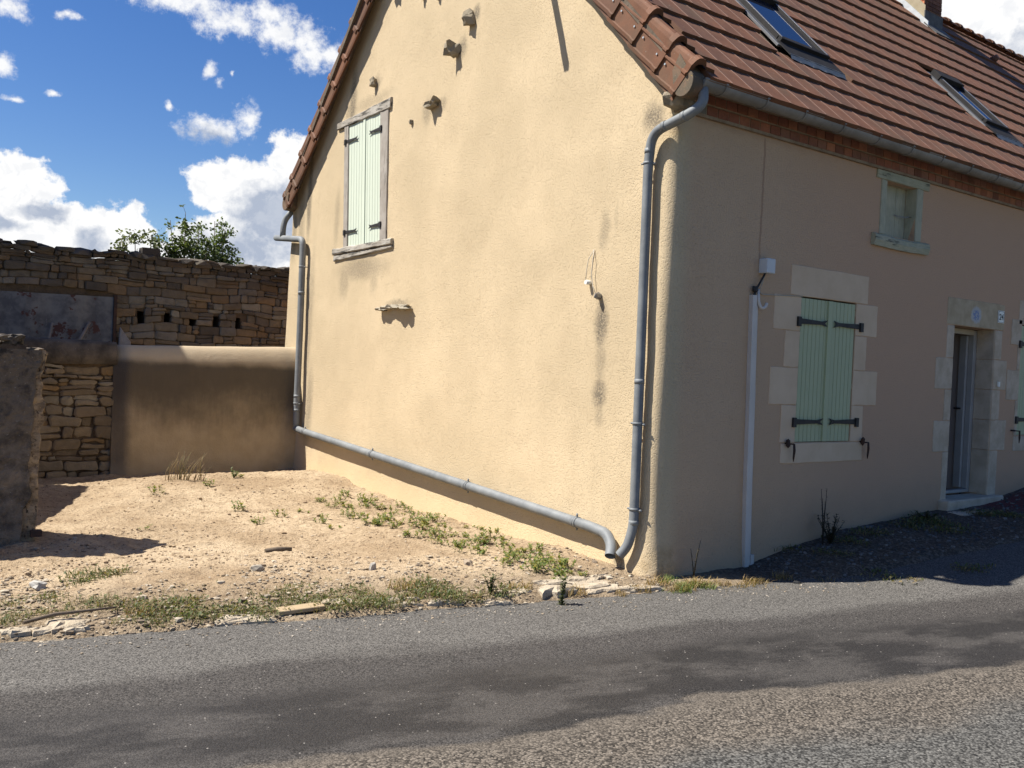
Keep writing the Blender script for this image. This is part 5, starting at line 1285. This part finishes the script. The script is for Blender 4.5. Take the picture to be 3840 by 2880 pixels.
DL = [(1420, 1278), (1460, 1288), (1560, 1272), (1600, 1275), (1640, 1268), (1690, 1262), (1720, 1275), (1480, 1280), (1385, 1290), (1340, 1298), (1520, 1268), (1580, 1285), (1660, 1280), (1780, 1266), (1860, 1262), (1980, 1258), (690, 1330), (300, 1320), (1030, 1300), (1120, 1275), (870, 1270), (1235, 1300), (1500, 1262), (1625, 1262)]
weed('straw_tuft', 'dry', 300, 'straw coloured dry grass tuft at the road edge', 'grass tuft', 'dry grass tufts along the road edge', DL, .8, 1.4)
GL = [(1455, 1272), (1475, 1268), (1495, 1272), (1440, 1275), (1515, 1278), (1470, 1280)]
weed('green_tuft', 'green', 400, 'fresh green grass tuft growing against the house corner', 'grass tuft', 'green grass tufts at the house corner', GL, .7, 1.1)
# dark weeds on the shaded gravel in front of the door
weed('verge_plant', 'mat', 500, 'dark weed in the shaded gravel before the front wall', 'plant', 'weeds in the shaded gravel', [(1800, 1185), (1830, 1160), (1960, 1135), (1985, 1128), (2005, 1120), (2030, 1130), (2130, 1112), (2150, 1110), (2185, 1108), (2050, 1140), (1880, 1150), (1690, 1180), (2100, 1230), (1930, 1205)], .9, 1.5)
# single plants
def stemplant(base, h, n, cols, spread, leafs, name, label, cat, droop=.2, ls=.03):
    mb = MB(); B = Vector(base)
    for s in range(n):
        a = rnd(0, 2 * pi); d = Vector((cos(a), sin(a), 0)) * spread * rnd(.2, 1); hh = h * rnd(.6, 1); path = [B, B + Vector((0, 0, hh * .45)) + d * .35, B + Vector((0, 0, hh)) + d]
        mb.tube(path, [.005, .004, .002], 5, cols[0])
        for k in range(leafs):
            t = rnd(.15, 1); q = path[0].lerp(path[1], t / .5) if t < .5 else path[1].lerp(path[2], (t - .5) / .5); aa = rnd(0, 2 * pi); dd = Vector((cos(aa), sin(aa), rnd(-droop, .8))).normalized(); sd = dd.cross(Vector((0, 0, 1))).normalized() * ls * .3; L = ls * rnd(.7, 1.4)
            mb.add([q, q + dd * L * .5 + sd, q + dd * L, q + dd * L * .5 - sd], [(0, 1, 2, 3)], random.choice(cols))
    return tag(mb.build(name, M['leaf'], origin=base), label, cat)
stemplant(on_ground(1212, 1318), .30, 2, [(.085, .10, .04), (.11, .12, .05), (.07, .085, .035)], .03, 70, 'tall_weed', 'tall upright dark green weed by the road below the corner pipes', 'weed')
stemplant(on_ground(1058, 1310), .17, 6, [(.07, .09, .035), (.10, .115, .045)], .06, 26, 'bushy_weed', 'bushy dark green weed among the slabs at the road edge', 'weed', ls=.025)
stemplant((2.16, -.20, height(2.16, -.20)), .30, 12, [(.05, .045, .028), (.07, .065, .035), (.045, .05, .025)], .20, 30, 'shrub', 'straggly shrub in shade under the green shuttered window', 'shrub')
stemplant((2.13, -.14, height(2.13, -.14)), .62, 4, [(.055, .04, .028), (.07, .055, .035)], .06, 12, 'dead_stalks', 'tall dead stalks rising from the shrub against the front wall', 'plant', ls=.02)
stemplant((.36, -.16, height(.36, -.16)), .36, 3, [(.10, .08, .045), (.13, .11, .06)], .07, 8, 'dead_stalks', 'thin dry stalks against the wall between the corner and the trunking', 'plant', ls=.018)
stemplant(on_ground(2000, 1120), .10, 8, [(.05, .06, .028), (.06, .07, .03)], .16, 30, 'weed', 'dark leafy weed beside the stone door step', 'weed')
random.seed(9); b0 = on_ground(400, 1036); mb = MB()
for k in range(44):
    q = b0 + Vector((rnd(-.22, .22), rnd(-.08, .08), -.02)); d = Vector((rnd(-.1, .55), rnd(-.2, .1), 1)); h = rnd(.10, .42); mb.tube([q, q + d * h * .6, q + d * h + Vector((.03, 0, -.02))], [.004, .003, .0015], 4, random.choice([(.36, .27, .14), (.30, .22, .12), (.22, .19, .09)]))
tag(mb.build('grass_clump', M['leaf'], origin=b0), 'tall dry grass clump at the foot of the low rendered wall', 'grass clump')
b0 = on_ground(505, 1030); stemplant(b0, .12, 5, [(.12, .16, .05), (.15, .18, .06)], .08, 16, 'weed', 'fresh green weed below the low rendered wall', 'weed')
# sparse creeping grass on the verge
random.seed(21); mb = MB()
for k in range(3000):
    u = rnd(-20, 1260); v = rnd(1258, 1385) - u * .045 + rnd(-8, 8); p = on_ground(u, v, 2); d = road_d(p.x, p.y)
    if d < .30 or d > 1.0 or noise.noise(Vector((p.x * 1.9, p.y * 3.2, 3))) < .06: continue
    blade(mb, p - Vector((0, 0, .004)), rnd(.010, .036), rnd(.4, 1.2), random.choice([(.13, .14, .05), (.18, .16, .07), (.11, .12, .045), (.28, .22, .11), (.34, .26, .14)]), .0024)
structure(mb.build('verge_grass', M['leaf']), 'stuff')
for m in bpy.data.meshes:
    if m.users == 0: bpy.data.meshes.remove(m)
